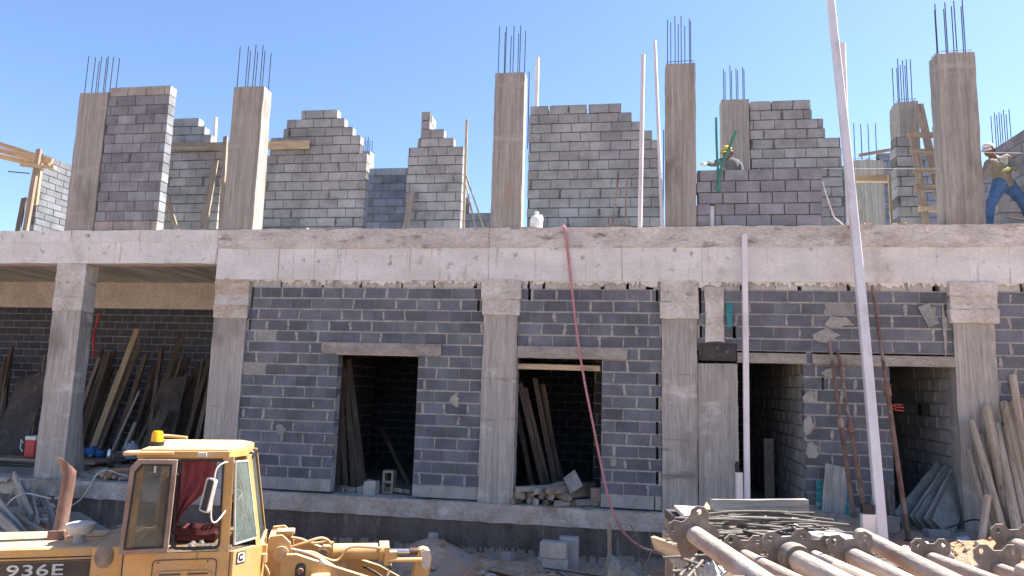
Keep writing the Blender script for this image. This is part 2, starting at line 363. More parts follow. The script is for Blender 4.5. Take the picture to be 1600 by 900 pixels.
gr = g.build('ground', m_dirt, origin=(0, 0, 0), smooth=True); struct(gr)

# ------------------------------------------------------------------ the building
BLD = thing('unfinished_building', 'grey concrete block building under construction, its upper walls still stepped and roofless', 'building', (-3, 0, -1.0))
I4 = Matrix.Identity(4)
def frm(x, y, z, ang=0): return Matrix.Translation((x, y, z)) @ Matrix.Rotation(ang, 4, 'Z')
def jit(c, a=.18, hue=.03):
    k = 1+R_.uniform(-a, a); return tuple(max(.01, ch*k*(1+R_.uniform(-hue, hue))) for ch in c)
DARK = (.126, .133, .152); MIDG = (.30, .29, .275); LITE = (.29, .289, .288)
def block_wall(F, length, rows, iv, colf, mort=1, bh=.205, bl=.41, th=.2, rec=.005, joint=.017, gaps={}, smear=0, smear_mi=2, name='block_wall', vj=1.0, parent=None, label=None, mats=None, bondoff=0, extra=None):
    m = MB()
    for r in range(rows):
        z0, z1 = r*bh, (r+1)*bh
        for (a, b) in iv(r):
            cuts = [a]; gl = sorted(g_ for g_ in gaps.get(r, []) if g_[0] < b and g_[1] > a)
            segs = []; s0 = a
            for ga, gb in gl: segs.append((s0, ga)); s0 = gb
            segs.append((s0, b))
            for (sa, sb) in segs:
                if sb-sa < .03: continue
                ei = .012 if rec > .009 else 0
                m.box((sa+ei, rec, z0), (sb-ei, th-rec, z1), 1, mat=F)
                off = (r % 2)*bl/2 + bondoff + ((r*7919) % 13)*.006
                k = math.floor((sa-off)/bl)
                u = off+k*bl
                while u < sb-.02:
                    ua, ub = max(u, sa), min(u+bl, sb)
                    if ub-ua > .05:
                        e = joint/2
                        ea = 0 if ua == sa else e*vj
                        eb = 0 if ub == sb else e*vj
                        c = colf(r, (ua+ub)/2)
                        dz = R_.uniform(-.003, .003); dv = R_.uniform(-.0022, .0022)*(2 if rec > .008 else 1)
                        m.box((ua+ea, dv, z0+e+dz), (ub-eb, th+dv, z1-e+dz), 0, c, F, jit=.0012)
                        if smear and R_.random() < smear and ub < sb:
                            w_, h_ = R_.uniform(.012, .036), R_.uniform(.06, .105)
                            pl = []
                            ns_ = 6; cx_ = ub+R_.uniform(-.012, .012); sl_ = R_.uniform(-.02, .02)
                            for q in range(ns_+1): pl.append((cx_+sl_*(q/ns_-.5)+w_*R_.uniform(.35, 1.1), (z0+z1)/2-h_+2*h_*q/ns_))
                            for q in range(ns_, -1, -1): pl.append((cx_+sl_*(q/ns_-.5)-w_*R_.uniform(.35, 1.1), (z0+z1)/2-h_+2*h_*q/ns_))
                            m.prism(pl, lambda uu, zz, kk: F @ Vector((uu, (-.007, .01)[kk], zz)), smear_mi)
                    u += bl
    if extra: extra(m, F)
    o = m.build(name, mats or [m_block, m_mort if mort == 1 else m_mortd, m_patch if mort == 1 else m_mortd], parent or BLD)
    if label: o['label'] = label
    return o

# floor slabs, roof slab, beams
s = MB(); s.box((-23, 0.02, -.3), (11, 6.2, -.004)); s.build('floor_slab', m_lint, BLD)
s = MB(); s.box((-23, .3, 4.6), (11, 6.2, 4.815)); s.build('upper_slab', m_soff, BLD)
s = MB()
for i, (xa, xb) in enumerate(((-7.72, -5.3), (-5.297, -2.42), (-2.416, -.05), (-.047, 1.3), (1.304, 3.7), (3.703, 6.1), (6.104, 8.5), (8.503, 11))):
    s.rough((xa, -.02+.006*(i % 2), 3.855), (xb, .3, 4.46), .16, .006, seed=i*3+1)
s.rough((-23, -.02, 4.165), (-7.73, .3, 4.6), .16, .008, seed=4)
s.build('front_beam', m_beam, BLD, smooth=True)
s = MB()
s.rough((-23, -.03, 4.59), (-7.75, .32, 4.825), .09, .02, 1, seed=5, sc=4)
s.rough((-7.74, -.032, 4.45), (-2.43, .32, 4.82), .09, .018, seed=6, sc=4)
s.rough((-2.42, -.028, 4.45), (11, .32, 4.82), .09, .018, seed=7, sc=4)
s.build('slab_edge', [m_edge, m_beam], BLD, smooth=True)
s = MB(); s.box((-23, 5.6, 3.86), (11, 5.95, 4.6)); s.build('back_beam', m_bback, BLD)
for bx in (-14.3, -12.9, -9.2): pass
# grade beam and bitumen-coated footing
s = MB(); s.rough((-23, -.11, -.30), (2.2, .3, .0), .12, .016, seed=8, sc=4); s.build('grade_beam', m_grade, BLD, smooth=True)
s = MB(); s.rough((-23, -.06, -1.9), (2.2, .3, -.29), .2, .008, seed=9); s.build('footing', m_foot, BLD, smooth=True)
s = MB(); x = -23.0; dep = -.7
vs, fs = [], []
while x < 2.2:
    wd = R_.uniform(.012, .05)
    base = -.70 + .05*noise.noise(Vector((x*.8, 0, 0)))
    drip = base - (R_.random()**3)*.14
    if R_.random() < .05: drip -= R_.uniform(.03, .1)
    b = len(vs)
    vs += [(x, -.079, -.305), (x+wd, -.079, -.305), (x+wd, -.079, drip), (x, -.079, drip+R_.uniform(0, .02)), (x, -.06, -.305), (x+wd, -.06, -.305), (x+wd, -.06, drip), (x, -.06, drip)]
    fs += [(b, b+3, b+2, b+1), (b+3, b+7, b+6, b+2), (b+1, b+2, b+6, b+5), (b, b+4, b+7, b+3)]
    x += wd
s.add(vs, fs); s.build('bitumen_coat', m_bit, BLD)

# columns ------------------------------------------------------------
def column(x0, x1, z0, z1, y0=0.0, d=.32, mat=None, cap=None, bars=0, bz=.9, rag=.0, capmat=None, tie=False, seed=0, label=None, pts=None):
    m = MB(); m.rough((x0, y0, z0), (x1, y0+d, z1), .11, .009, seed=seed, sc=3.5)
    if rag: m.v = [(a, b, c+(noise.noise(Vector((a*5, b*5, seed)))*rag if c > z1-.12 else 0)) for a, b, c in m.v]
    c = m.build('column', mat or m_boards_up, BLD, smooth=True)
    if label: c['label'] = label
    if cap:
        k = MB()
        for i, (za, zb, ex, mi) in enumerate(cap): k.rough((x0-ex, y0-ex*.9, za), (x1+ex, y0+d+ex*.5, zb), .08, .016, mi, seed=seed+i*3, sc=5)
        k.build('column_head', [m_cap, m_capo], c, smooth=True)
    n = bars
    for i in range(n):
        if n == 8: fx, fy = (i % 4)/3, (i//4)
        else: fx, fy = (i/(n-1) if n > 1 else .5), (i % 2)
        px = x0+.045+(x1-x0-.09)*((i % 4+.5*(i//4))/3.5 if n == 8 else fx)+R_.uniform(-.012, .012); py = y0+.05+(d-.1)*fy
        h = bz*R_.uniform(.93, 1.06); lx, ly = R_.uniform(-.004, .004), R_.uniform(-.004, .004)
        b = MB(); b.tube([(px, py, z1-.05), (px+lx*.5, py+ly*.4, z1+h*.5), (px+lx, py+ly, z1+h)], .0085, 6)
        b.build('rebar', m_rebar, c, smooth=True)
    if tie:
        b = MB(); zt = z1+.05
        b.tube([(x0+.03, y0+.03, zt), (x1-.03, y0+.03, zt+.01), (x1-.03, y0+d-.03, zt+.03), (x0+.03, y0+d-.03, zt+.01), (x0+.03, y0+.035, zt)], .006, 5)
        b.build('stirrup', m_rebar, c)
    return c
# ground storey
column(-11.17, -10.54, -.3, 4.16, mat=m_boards, cap=[(3.22, 3.5, .012, 0), (3.5, 3.8, .008, 0), (3.8, 4.17, .012, 0)], seed=11)
column(-15.3, -14.7, -.3, 4.16, mat=m_boards, seed=12)
column(-19.4, -18.8, -.3, 4.16, mat=m_boards, seed=18)
column(-7.70, -7.04, -.02, 3.86, mat=m_boards, cap=[(3.12, 3.36, .02, 1), (3.36, 3.58, .012, 0), (3.58, 3.87, .018, 1)], seed=13)
column(-2.48, -1.87, -.02, 3.86, mat=m_boards, cap=[(3.24, 3.52, .03, 0), (3.52, 3.87, .05, 0)], seed=14)
column(.63, 1.21, -.02, 3.86, mat=m_boards, cap=[(3.22, 3.5, .035, 0), (3.5, 3.87, .02, 0)], seed=15)
column(1.225, 1.87, -.02, 2.47, y0=.045, d=.22, mat=m_boards, seed=16)
column(5.225, 5.83, -.05, 3.86, mat=m_boards, cap=[(3.2, 3.42, .06, 0), (3.42, 3.64, .045, 0), (3.64, 3.87, .055, 0)], seed=17)
# upper storey
column(-11.13, -10.49, 4.80, 7.73, bars=8, bz=.86, seed=21)
column(-7.70, -7.06, 4.80, 7.72, bars=8, bz=.86, seed=22)
column(-2.42, -1.86, 4.80, 7.78, bars=8, bz=.92, seed=23)
column(.70, 1.22, 4.80, 7.82, bars=8, bz=.90, tie=True, seed=24)
column(5.21, 5.80, 4.80, 7.80, bars=8, bz=.95, rag=.04, tie=True, seed=25)
xa, xb = at(1128, 200, 1.8).x, at(1171, 200, 1.8).x
column(xa, xb, 4.80, at(1150, 155, 1.8).z, y0=1.8, bars=8, bz=.72, rag=.05, seed=26)
xa, xb = at(1406, 200, 2.1).x, at(1437, 200, 2.1).x
column(xa, xb, 4.80, at(1420, 158, 2.1).z, y0=2.1, d=.5, bars=8, bz=.92, rag=.06, tie=True, seed=27)
xa, xb = at(1334, 260, 5.0).x, at(1380, 260, 5.0).x
column(xa, xb, 4.80, at(1350, 250, 5.0).z, y0=5.0, bars=8, bz=.95, rag=.05, tie=True, seed=28)
xa, xb = at(1555, 230, 4.5).x, at(1590, 230, 4.5).x
column(xa, xb, 4.80, at(1575, 236, 4.5).z, y0=4.5, bars=8, bz=.95, seed=29)
xa, xb = at(556, 260, 5.2).x, at(577, 260, 5.2).x
column(xa, xb, 4.80, at(566, 236, 5.2).z, y0=5.2, bars=8, bz=.4, seed=30)
# single starter bars standing behind the front columns
for px, pt, pb, Y in ((826, 112, 175, 1.7), (1036, 203, 300, 1.9), (142, 218, 250, 3.2)):
    b = MB(); p = at(px, pb, Y); p.z -= .8; b.tube([p, at(px+1, pt, Y)], .011, 6); b.build('rebar', m_rebar, BLD)

# ground storey walls ------------------------------------------------
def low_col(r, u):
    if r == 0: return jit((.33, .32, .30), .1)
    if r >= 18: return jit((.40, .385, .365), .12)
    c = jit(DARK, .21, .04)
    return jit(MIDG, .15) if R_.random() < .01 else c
def ragged_top(m_, F, u0, u1, z=3.845):
    m = MB()
    u = u0
    while u < u1:                                     # mortar pressed up under the beam
        w_ = R_.uniform(.12, .4); n = 7
        pl = [(u, z+.02)]+[(u+w_*i/n, z-R_.random()**1.5*.095) for i in range(n+1)]+[(u+w_, z+.02)]
        m.prism(pl, lambda a, b, k: F @ Vector((a, (-.03, .05)[k], b)), 0)
        u += w_+(R_.uniform(.02, .12) if R_.random() < .5 else 0)
    m.build('squeezed_mortar', m_beam, BLD)
BH = .205
def front_wall(x0, x1, holes, gaps, label, ln_=None, keep=lambda r: True):
    F = frm(x0, .035, .03)
    def iv(r):
        zc = .03+(r+.5)*BH
        out = [(0, x1-x0)]
        for (a, b, za, zb) in holes:
            if za < zc < zb:
                nw = []
                for (p, q) in out:
                    if b-x0 <= p or a-x0 >= q: nw.append((p, q)); continue
                    if a-x0 > p: nw.append((p, a-x0))
                    if b-x0 < q: nw.append((b-x0, q))
                out = nw
        return out
    gp = {r: [(a-x0, b-x0) for a, b in l] for r, l in gaps.items()}
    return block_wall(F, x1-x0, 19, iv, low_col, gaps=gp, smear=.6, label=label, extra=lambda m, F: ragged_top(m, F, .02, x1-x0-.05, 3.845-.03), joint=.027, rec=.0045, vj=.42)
def holes_at(lst):
    d = {}
    for r, x, w_ in lst: d.setdefault(r, []).append((x, x+w_))
    return d
W1 = front_wall(-7.04, -2.49, [(-5.18, -3.66, -1, 2.5), (-5.5, -3.23, 2.45, 2.71)],
    holes_at([(18, -6.42, .04), (18, -5.6, .05), (18, -4.86, .06), (18, -4.05, .035), (18, -3.45, .05), (18, -2.7, .07), (17, -7.0, .06), (16, -7.0, .05), (14, -7.0, .05), (16, -2.62, .05)]),
    'dark grey block wall with the wide doorway left of the hose')
W2 = front_wall(-1.86, .625, [(-1.9, -.38, -1, 2.5), (-1.97, .05, 2.45, 2.71)],
    holes_at([(18, -1.72, .05), (18, -1.45, .05), (18, -.42, .06), (18, .02, .05), (18, .36, .13), (17, -1.7, .05), (17, .53, .04), (10, .53, .045), (8, .53, .045), (6, .53, .045), (4, .53, .045), (2, .53, .045), (0, .5, .02)]),
    'dark grey block wall with the doorway behind the pink hose')
W3 = front_wall(1.22, 5.215, [(1.2, 2.92, -1, 2.5), (1.2, 2.97, 2.45, 2.71), (4.24, 5.22, -1, 2.5), (3.05, 5.22, 2.45, 2.71)],
    holes_at([(18, 1.24, .05), (17, 1.25, .045), (16, 1.25, .045), (14, 1.26, .045), (18, 1.93, .05), (18, 2.86, .07), (18, 3.64, .06), (18, 4.95, .12), (14, 1.8, .06), (16, 5.12, .04), (10, 3.2, .035)]),
    'dark grey block wall with two narrow doorways behind the white pole')
W4 = front_wall(5.84, 9.6, [], holes_at([(18, 6.25, .06), (16, 5.86, .04)]), 'dark grey block wall behind the leaning timber poles')
def lintel(par, x0, x1, z0=2.495, z1=2.7):
    l = MB(); l.rough((x0, -.005, z0), (x1, .23, z1), .1, .007, seed=x0); l.build('lintel', m_lint, par, smooth=True)
lintel(W1, -5.5, -3.235); lintel(W2, -1.86, .05); lintel(W3, 1.87, 2.965, 2.495, 2.66); lintel(W3, 3.055, 5.215, 2.495, 2.66)
l = MB(); l.box((-5.2, -.002, 2.478), (-3.65, .2, 2.493)); l.build('formwork_strip', m_wood, W1)
# plaster-filled chase, black marked panel and patches by the third doorway
l = MB(); l.rough((1.35, .005, 2.83), (1.66, .1, 3.76), .07, .02, seed=5, sc=6); l.build('mortar_chase', m_cap, W3, smooth=True)
l = MB(); l.bbox((1.235, .012, 2.515), (1.86, .04, 2.805), .004); o = l.build('marked_panel', m_panel, W3); o['label'] = 'black panel with scratched white marks above the third doorway'
pts = [at(1132, 452, .02), at(1140, 478, .02)]
l = MB(); l.rough((1.70, .0, 3.08), (1.80, .04, 3.5), .06, .02, seed=8, sc=7); l.build('board_scrap', m_teal, W3)
for (x, z, a, b) in ((3.3, 2.98, .2, .12), (3.5, 3.2, .22, .1), (2.98, 1.5, .09, .16), (3.02, 1.1, .1, .12), (3.0, 1.95, .1, .12), (3.3, 2.35, .1, .1), (-.18, .8, .05, .1), (-2.95, 1.7, .08, .12), (-6.2, 1.1, .09, .1), (5.1, 3.1, .03, .4)):
    l = MB(); pl = []
    for q in range(12):
        an = 2*math.pi*q/12; k = R_.uniform(.6, 1.25); pl.append((x+a*k*math.cos(an), z+b*k*math.sin(an)))
    l.prism(pl, lambda u, v, k: Vector((u, (.02, .06)[k], v)))
    l.build('mortar_patch', m_patch, BLD)

# interior walls -----------------------------------------------------
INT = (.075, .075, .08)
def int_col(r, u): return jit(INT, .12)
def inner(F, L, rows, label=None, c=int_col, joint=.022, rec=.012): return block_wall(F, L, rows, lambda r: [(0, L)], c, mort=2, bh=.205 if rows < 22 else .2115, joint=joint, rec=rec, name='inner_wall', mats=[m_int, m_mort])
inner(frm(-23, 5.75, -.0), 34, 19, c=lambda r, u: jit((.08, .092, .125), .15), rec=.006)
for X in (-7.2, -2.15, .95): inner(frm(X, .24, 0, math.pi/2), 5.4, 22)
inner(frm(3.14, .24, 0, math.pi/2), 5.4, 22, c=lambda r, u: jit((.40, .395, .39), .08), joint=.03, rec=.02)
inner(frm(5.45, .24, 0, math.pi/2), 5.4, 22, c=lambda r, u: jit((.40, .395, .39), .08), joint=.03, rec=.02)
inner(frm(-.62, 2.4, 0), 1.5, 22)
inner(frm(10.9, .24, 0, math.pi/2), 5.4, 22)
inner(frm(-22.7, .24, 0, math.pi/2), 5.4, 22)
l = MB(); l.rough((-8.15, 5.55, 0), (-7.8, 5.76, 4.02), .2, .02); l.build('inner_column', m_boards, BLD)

# upper storey walls -------------------------------------------------
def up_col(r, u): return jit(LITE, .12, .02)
def up_wall(Y, steps, label, zb=4.82, th=.2, colf=up_col, bh=.2, **kw):
    xs = []; 
    for a, b, t in steps: xs.append((at(a, t, Y).x, at(b, t, Y).x, at((a+b)/2, t, Y).z))
    X0 = min(s_[0] for s_ in xs); F = frm(X0, Y, zb)
    rows = int(round((max(s_[2] for s_ in xs)-zb)/bh))
    def iv(r):
        zc = zb+(r+.5)*bh
        l_ = sorted((a-X0, b-X0) for a, b, t in xs if t > zc)
        out = []
        for a, b in l_:
            if out and a <= out[-1][1]+.015: out[-1] = (out[-1][0], max(out[-1][1], b))
            else: out.append((a, b))
        return out
    return block_wall(F, 1, rows, iv, colf, mort=2, bh=bh, th=th, rec=.014, joint=.023, vj=.6, smear=kw.pop('smear', .10), label=label, **kw)
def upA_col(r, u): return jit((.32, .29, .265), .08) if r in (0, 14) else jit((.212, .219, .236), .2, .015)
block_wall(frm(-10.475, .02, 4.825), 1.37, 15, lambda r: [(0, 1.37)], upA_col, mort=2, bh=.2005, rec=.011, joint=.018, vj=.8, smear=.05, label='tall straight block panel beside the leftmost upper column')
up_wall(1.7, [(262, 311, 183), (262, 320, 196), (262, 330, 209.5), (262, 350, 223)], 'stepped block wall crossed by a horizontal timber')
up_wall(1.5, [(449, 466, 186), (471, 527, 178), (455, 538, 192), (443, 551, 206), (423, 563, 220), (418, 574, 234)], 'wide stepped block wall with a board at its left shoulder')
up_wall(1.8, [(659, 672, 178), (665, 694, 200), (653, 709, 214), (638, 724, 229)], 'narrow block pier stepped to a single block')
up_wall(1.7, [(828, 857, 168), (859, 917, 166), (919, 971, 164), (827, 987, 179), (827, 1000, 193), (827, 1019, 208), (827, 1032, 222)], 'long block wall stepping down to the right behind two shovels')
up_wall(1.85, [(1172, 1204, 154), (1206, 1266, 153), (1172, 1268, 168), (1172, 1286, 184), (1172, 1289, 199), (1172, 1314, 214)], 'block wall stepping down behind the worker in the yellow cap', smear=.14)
F = frm(1.235, .03, 4.825)
gx0 = at(1109, 335, .03).x-1.235
block_wall(F, 2.07, 5, lambda r: [(0, 2.07)], lambda r, u: jit((.222, .232, .255), .1, .012), mort=2, bh=.203, rec=.02, joint=.02, gaps={0: [(gx0, gx0+.1)], 1: [(gx0, gx0+.1)]}, smear=.0, label='low new block parapet in front of the worker in the yellow cap')
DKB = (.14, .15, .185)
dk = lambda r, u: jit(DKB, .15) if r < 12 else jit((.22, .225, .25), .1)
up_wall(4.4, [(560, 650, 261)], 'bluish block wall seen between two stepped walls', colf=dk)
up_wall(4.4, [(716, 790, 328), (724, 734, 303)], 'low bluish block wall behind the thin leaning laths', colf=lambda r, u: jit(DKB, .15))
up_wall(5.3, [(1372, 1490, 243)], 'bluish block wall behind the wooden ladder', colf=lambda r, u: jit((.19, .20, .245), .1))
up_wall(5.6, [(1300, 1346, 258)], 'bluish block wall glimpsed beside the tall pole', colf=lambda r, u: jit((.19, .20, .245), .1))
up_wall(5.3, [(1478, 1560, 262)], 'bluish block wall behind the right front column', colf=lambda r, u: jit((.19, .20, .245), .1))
up_wall(1.9, [(1399, 1424, 218), (1399, 1431, 232)], 'thin pier of single blocks beside the ladder', th=.3)
# back part of the single-block pier: a wall running away from it
p = at(661, 178, 2.0); n = 14
block_wall(frm(p.x+.2, 2.0, 4.82, math.pi/2), 3, n+1, lambda r: [(0, max(.3, 2.6-r*.16))], up_col, mort=2, bh=.2, rec=.013, label='block wall running back from the narrow pier')
# cross wall at the far left and at the far right
q = at(67, 240, .5)
block_wall(frm(q.x, .5, 4.82, math.pi/2), 5, 13, lambda r: [(0, 3.6)] if r < 12 else [(.0, 1.2), (1.22, 3.2)], lambda r, u: jit((.145, .15, .165), .12), mort=2, bh=(q.z-4.82)/13, rec=.01, label='block cross wall at the far left with long timbers over it')
block_wall(frm(7.25, .4, 4.82, math.pi/2), 5, 10, lambda r: [(0, 1.9)], lambda r, u: jit((.20, .20, .215), .1), mort=2, bh=.2, rec=.013, label='block cross wall behind the worker in jeans')

# ------------------------------------------------------------------ loose things: helpers
def stick(name, label, cat, p, q, w_, t_, mat, roll=0, group=None, warp=.006, n=6, parent=None):
    p, q = Vector(p), Vector(q); L = (q-p).length; m = MB(); vs, fs = [], []
    ph = R_.uniform(0, 9)
    for i in range(n+1):
        z = L*i/n; dx, dy = warp*L*.35*math.sin(ph+2.2*i/n), warp*L*.35*math.cos(ph*1.7+2.0*i/n)
        for a, b in ((-1, -1), (1, -1), (1, 1), (-1, 1)):
            k = R_.uniform(-.035, .035)
            vs.append((a*w_/2*(1+k)+dx, b*t_/2*(1+k)+dy, z+(R_.uniform(-.015, .015) if i in (0, n) else 0)))
    for i in range(n):
        for k in range(4): fs.append((i*4+k, i*4+(k+1) % 4, (i+1)*4+(k+1) % 4, (i+1)*4+k))
    fs += [(3, 2, 1, 0), tuple(n*4+k for k in range(4))]
    m.add(vs, fs)
    o = m.build(name, mat, mw=frame_z(p, q, roll))
    return tag(o, label, cat, group)
def pole(name, label, cat, p, q, r, mat, group=None, seg=10, wob=.0, r2=None, n=8, tagit=True):
    p, q = Vector(p), Vector(q); L = (q-p).length; m = MB(); ph = R_.uniform(0, 9)
    pts = [(wob*math.sin(ph+3*i/n), wob*math.cos(ph*2+2.6*i/n), L*i/n) for i in range(n+1)]
    rs = [(r+((r2 or r)-r)*i/n)*(1+(R_.uniform(-.12, .12) if wob else 0)) for i in range(n+1)]
    m.tube(pts, rs, seg)
    o = m.build(name, mat, mw=frame_z(p, q, 0), smooth=True)
    return tag(o, label, cat, group) if tagit else o
def to_floor(top, bot, z):          # run the line top -> bot on until it meets height z
    top, bot = Vector(top), Vector(bot); d = bot-top
    return top + d*((z-top.z)/d.z)
def lean(px_top, px_bot, Yt, Yb, z=0.0):
    t = at(*px_top, Yt); return to_floor(t, at(*px_bot, Yb), z+.005), t
def curve_pts(pts, n=6):            # smooth line through points
    P_ = [Vector(p) for p in pts]; out = []
    for i in range(len(P_)-1):
        p0, p1, p2, p3 = P_[max(i-1, 0)], P_[i], P_[i+1], P_[min(i+2, len(P_)-1)]
        for k in range(n):
            t = k/n
            out.append(.5*((2*p1)+(p2-p0)*t+(2*p0-5*p1+4*p2-p3)*t*t+(3*p1-p0-3*p2+p3)*t**3))
    return out+[P_[-1]]
def blob(m, c, r, mi=0, seg=7, flat=.6, seed=0, col=(1, 1, 1)):     # a broken stone
    vs, n1 = [], 5
    ax = Matrix.Rotation(R_.uniform(0, 6), 3, 'Z') @ Matrix.Rotation(R_.uniform(-.5, .5), 3, 'X')
    for i in range(n1+1):
        th = math.pi*i/n1
        for k in range(seg):
            a = 2*math.pi*k/seg; kk = r*(.7+.45*R_.random())
            vs.append(Vector(c)+ax @ Vector((kk*math.sin(th)*math.cos(a), kk*math.sin(th)*math.sin(a)*.8, kk*flat*math.cos(th))))
    fs = [(i*seg+k, (i+1)*seg+k, (i+1)*seg+(k+1) % seg, i*seg+(k+1) % seg) for i in range(n1) for k in range(seg)]
    m.add(vs, fs, mi, col)
SL = 4.822      # top of the upper slab

# ------------------------------------------------------------------ upper storey: loose things
t = thing('plastic_jug', 'white plastic jug standing on the slab edge', 'jug', at(838, 356, .12))
t.location.z = SL
m = MB(); m.lathe([(.10, 0), (.115, .02), (.115, .17), (.09, .23), (.04, .26), (.035, .29)], 16); m.build('body', m_white, t, local=True, smooth=True)
m = MB(); m.lathe([(.04, .285), (.04, .325)], 12); m.build('screw_cap', m_white, t, local=True)
m = MB(); m.tube([(.06, 0, .265), (.1, 0, .25), (.12, 0, .19), (.105, 0, .14)], .014, 6); m.build('handle', m_white, t, local=True)
def shovel(label, top, bot, Y, blade_r):
    p, q = at(*bot, Y), at(*top, Y+.25); p.z = SL+.28
    t = thing('shovel', label, 'shovel', mw=frame_z(p, q), group='shovels leaning on the long upper wall')
    L = (q-p).length
    m = MB(); m.tube([(0, 0, 0), (.01, 0, L*.5), (0, 0, L)], .017, 8); m.build('handle', m_rust if 'red' in label else m_wood2, t, local=True, smooth=True)
    m = MB(); vs, fs = [], []
    prof = [(.03, .02), (.11, -.02), (.135, -.12), (.12, -.22), (.03, -.29)]
    for w_, z in prof:
        for k in range(5):
            a = -1+k/2; vs.append((a*w_, .05*(a*a)-.02, z))
    for w_, z in prof:
        for k in range(5):
            a = -1+k/2; vs.append((a*w_, .05*(a*a)-.026, z))
    n = len(prof)
    for i in range(n-1):
        for k in range(4):
            fs.append((i*5+k, i*5+k+1, (i+1)*5+k+1, (i+1)*5+k)); b = n*5; fs.append((b+i*5+k, b+(i+1)*5+k, b+(i+1)*5+k+1, b+i*5+k+1))
    m.add(vs, fs); m.build('blade', m_plate, t, local=True)
shovel('shovel with a reddish handle leaning on the long upper wall', (966, 272), (957, 345), .9, .1)
shovel('shovel with a bare wooden handle leaning on the long upper wall', (979, 264), (977, 345), .95, .1)
m = MB(); p = at(1012, 352, .5); p.z = SL
for i in range(3): blob(m, p+Vector((-.07+.08*i, 0, .05)), .085, 0, 8, .6)
tag(m.build('cement_bag', m_white, smooth=True), 'crumpled whitish bag on the slab beside a white pipe', 'bag')
m = MB(); p = at(878, 352, .6); p.z = SL+.07
m.tube([p+Vector((.17*math.cos(a), .17*math.sin(a), .03*math.sin(a*2))) for a in [i*2*math.pi/16 for i in range(17)]], .03, 8)
tag(m.build('hose_coil', m_black, smooth=True), 'black coil of hose on the slab behind the pink hose', 'hose')

def pvc(label, ptop, pbot, Yt, Yb, r, mat=m_pvc, zb=None, ext=0.0, name='plastic_pipe'):
    p, q = at(*pbot, Yb), at(*ptop, Yt)
    if zb is not None: p = to_floor(q, p, zb)
    if ext: q = q+(q-p)*ext
    o = pole(name, label, 'pipe', p, q, r, mat, seg=14, n=5); return o
pvc('white plastic pipe standing behind the top of the long upper wall', (840, 90), (838, 170), 2.1, 2.1, .045, zb=SL)
pvc('tall white pipe standing in front of the right end of the long upper wall', (1005, 86), (1000, 350), .9, .35, .042, m_pvcp, zb=SL)
pvc('thin pinkish pipe beside the tall white one, leaning at the wall end', (1023, 64), (1034, 330), 2.0, 1.2, .036, m_pvcp, zb=SL)
pvc('pinkish pipe upstairs half hidden behind the tall foreground pole', (1317, 68), (1326, 330), 1.6, 1.2, .05, m_pvcp, zb=SL)
pvc('white pipe end showing above the stepped wall by the second column', (337, 184), (335, 225), 2.3, 2.3, .045, zb=SL)
pvc('short wide white pipe behind the column beside the ladder', (1401, 166), (1403, 225), 2.6, 2.6, .06, zb=SL)
stick('lath', 'upright pale lath at the right end of the narrow pier', 'lath', to_floor(at(730, 186, 1.7), at(724, 350, 1.6), SL+.004), at(730, 186, 1.7), .05, .03, m_wood)
for i, (a, b) in enumerate((((726, 270), (757, 358)), ((727, 285), (743, 358)))):
    q = at(*a, 1.7); stick('lath', ['longer thin pale lath leaning on the narrow pier', 'shorter thin pale lath leaning on the narrow pier'][i], 'lath', to_floor(q, at(*b, .8), SL+.004), q, .03, .025, m_wood)
def up_stick(label, a, b, Ya, Yb, w_, t_, mat, name='timber_plank', roll=0, floor=True, cat='plank'):
    q = at(*a, Ya); p = at(*b, Yb)
    if floor: p = to_floor(q, p, SL+.004)
    return stick(name, label, cat, p, q, w_, t_, mat, roll)
up_stick('brown plank leaning against the narrow pier', (644, 299), (634, 357), 1.72, 1.3, .13, .03, m_wood2)
up_stick('plank leaning to the right in the gap beside the straight panel', (258, 300), (275, 358), 1.6, 1.1, .11, .03, m_wood2)
up_stick('long plank leaning left of the second column', (336, 252), (318, 360), 1.62, 1.0, .15, .035, m_wood2)
up_stick('narrow upright timber against the left side of the second column', (353, 214), (347, 325), 1.5, .9, .09, .06, m_wood2)
up_stick('second upright timber behind the second column', (357, 222), (351, 300), 1.6, 1.5, .07, .05, m_wood)
up_stick('horizontal timber fixed across the stepped wall by the second column', (270, 229), (352, 228), 1.6, 1.6, .16, .05, m_wood2, floor=False, name='timber_board')
up_stick('short double board on the left shoulder of the wide stepped wall', (418, 227), (484, 226), 1.42, 1.42, .18, .05, m_wood, floor=False, name='timber_board')
up_stick('upright formwork board along the right side of the second column', (414, 218), (407, 310), .5, .5, .14, .04, m_wood2, name='formwork_board')
# long timbers over the far left cross wall
for i, (a, b) in enumerate((((-40, 212), (82, 252)), ((-40, 224), (78, 256)), ((-40, 236), (60, 258)))):
    stick('long_timber', ['topmost of the long timbers jutting over the far left cross wall', 'middle one of the long timbers jutting over the far left cross wall', 'lowest of the long timbers jutting over the far left cross wall'][i], 'timber', at(*a, .3+.1*i), at(*b, .32+.1*i), .10, .07, m_wood, group='long timbers at the far left')
up_stick('upright timber carrying the long timbers at the far left', (61, 233), (40, 362), .2, .2, .10, .06, m_wood2, name='timber_post', cat='post')
up_stick('shorter upright timber against the far left cross wall', (64, 256), (55, 320), .35, .35, .08, .05, m_wood, name='timber_post', floor=False, cat='post')
up_stick('short crosspiece under the long timbers at the far left', (34, 258), (86, 262), .15, .15, .06, .08, m_wood, name='timber_crosspiece', floor=False)
up_stick('dark board leaning at the foot of the far left cross wall', (38, 310), (28, 362), .25, .1, .12, .03, m_wood3)
b = MB(); b.tube([at(13, 268, .2), at(46, 271, .2)], .012, 6); tag(b.build('rebar_rod', m_rebar), 'thin steel rod sticking out left of the far left post', 'rod')
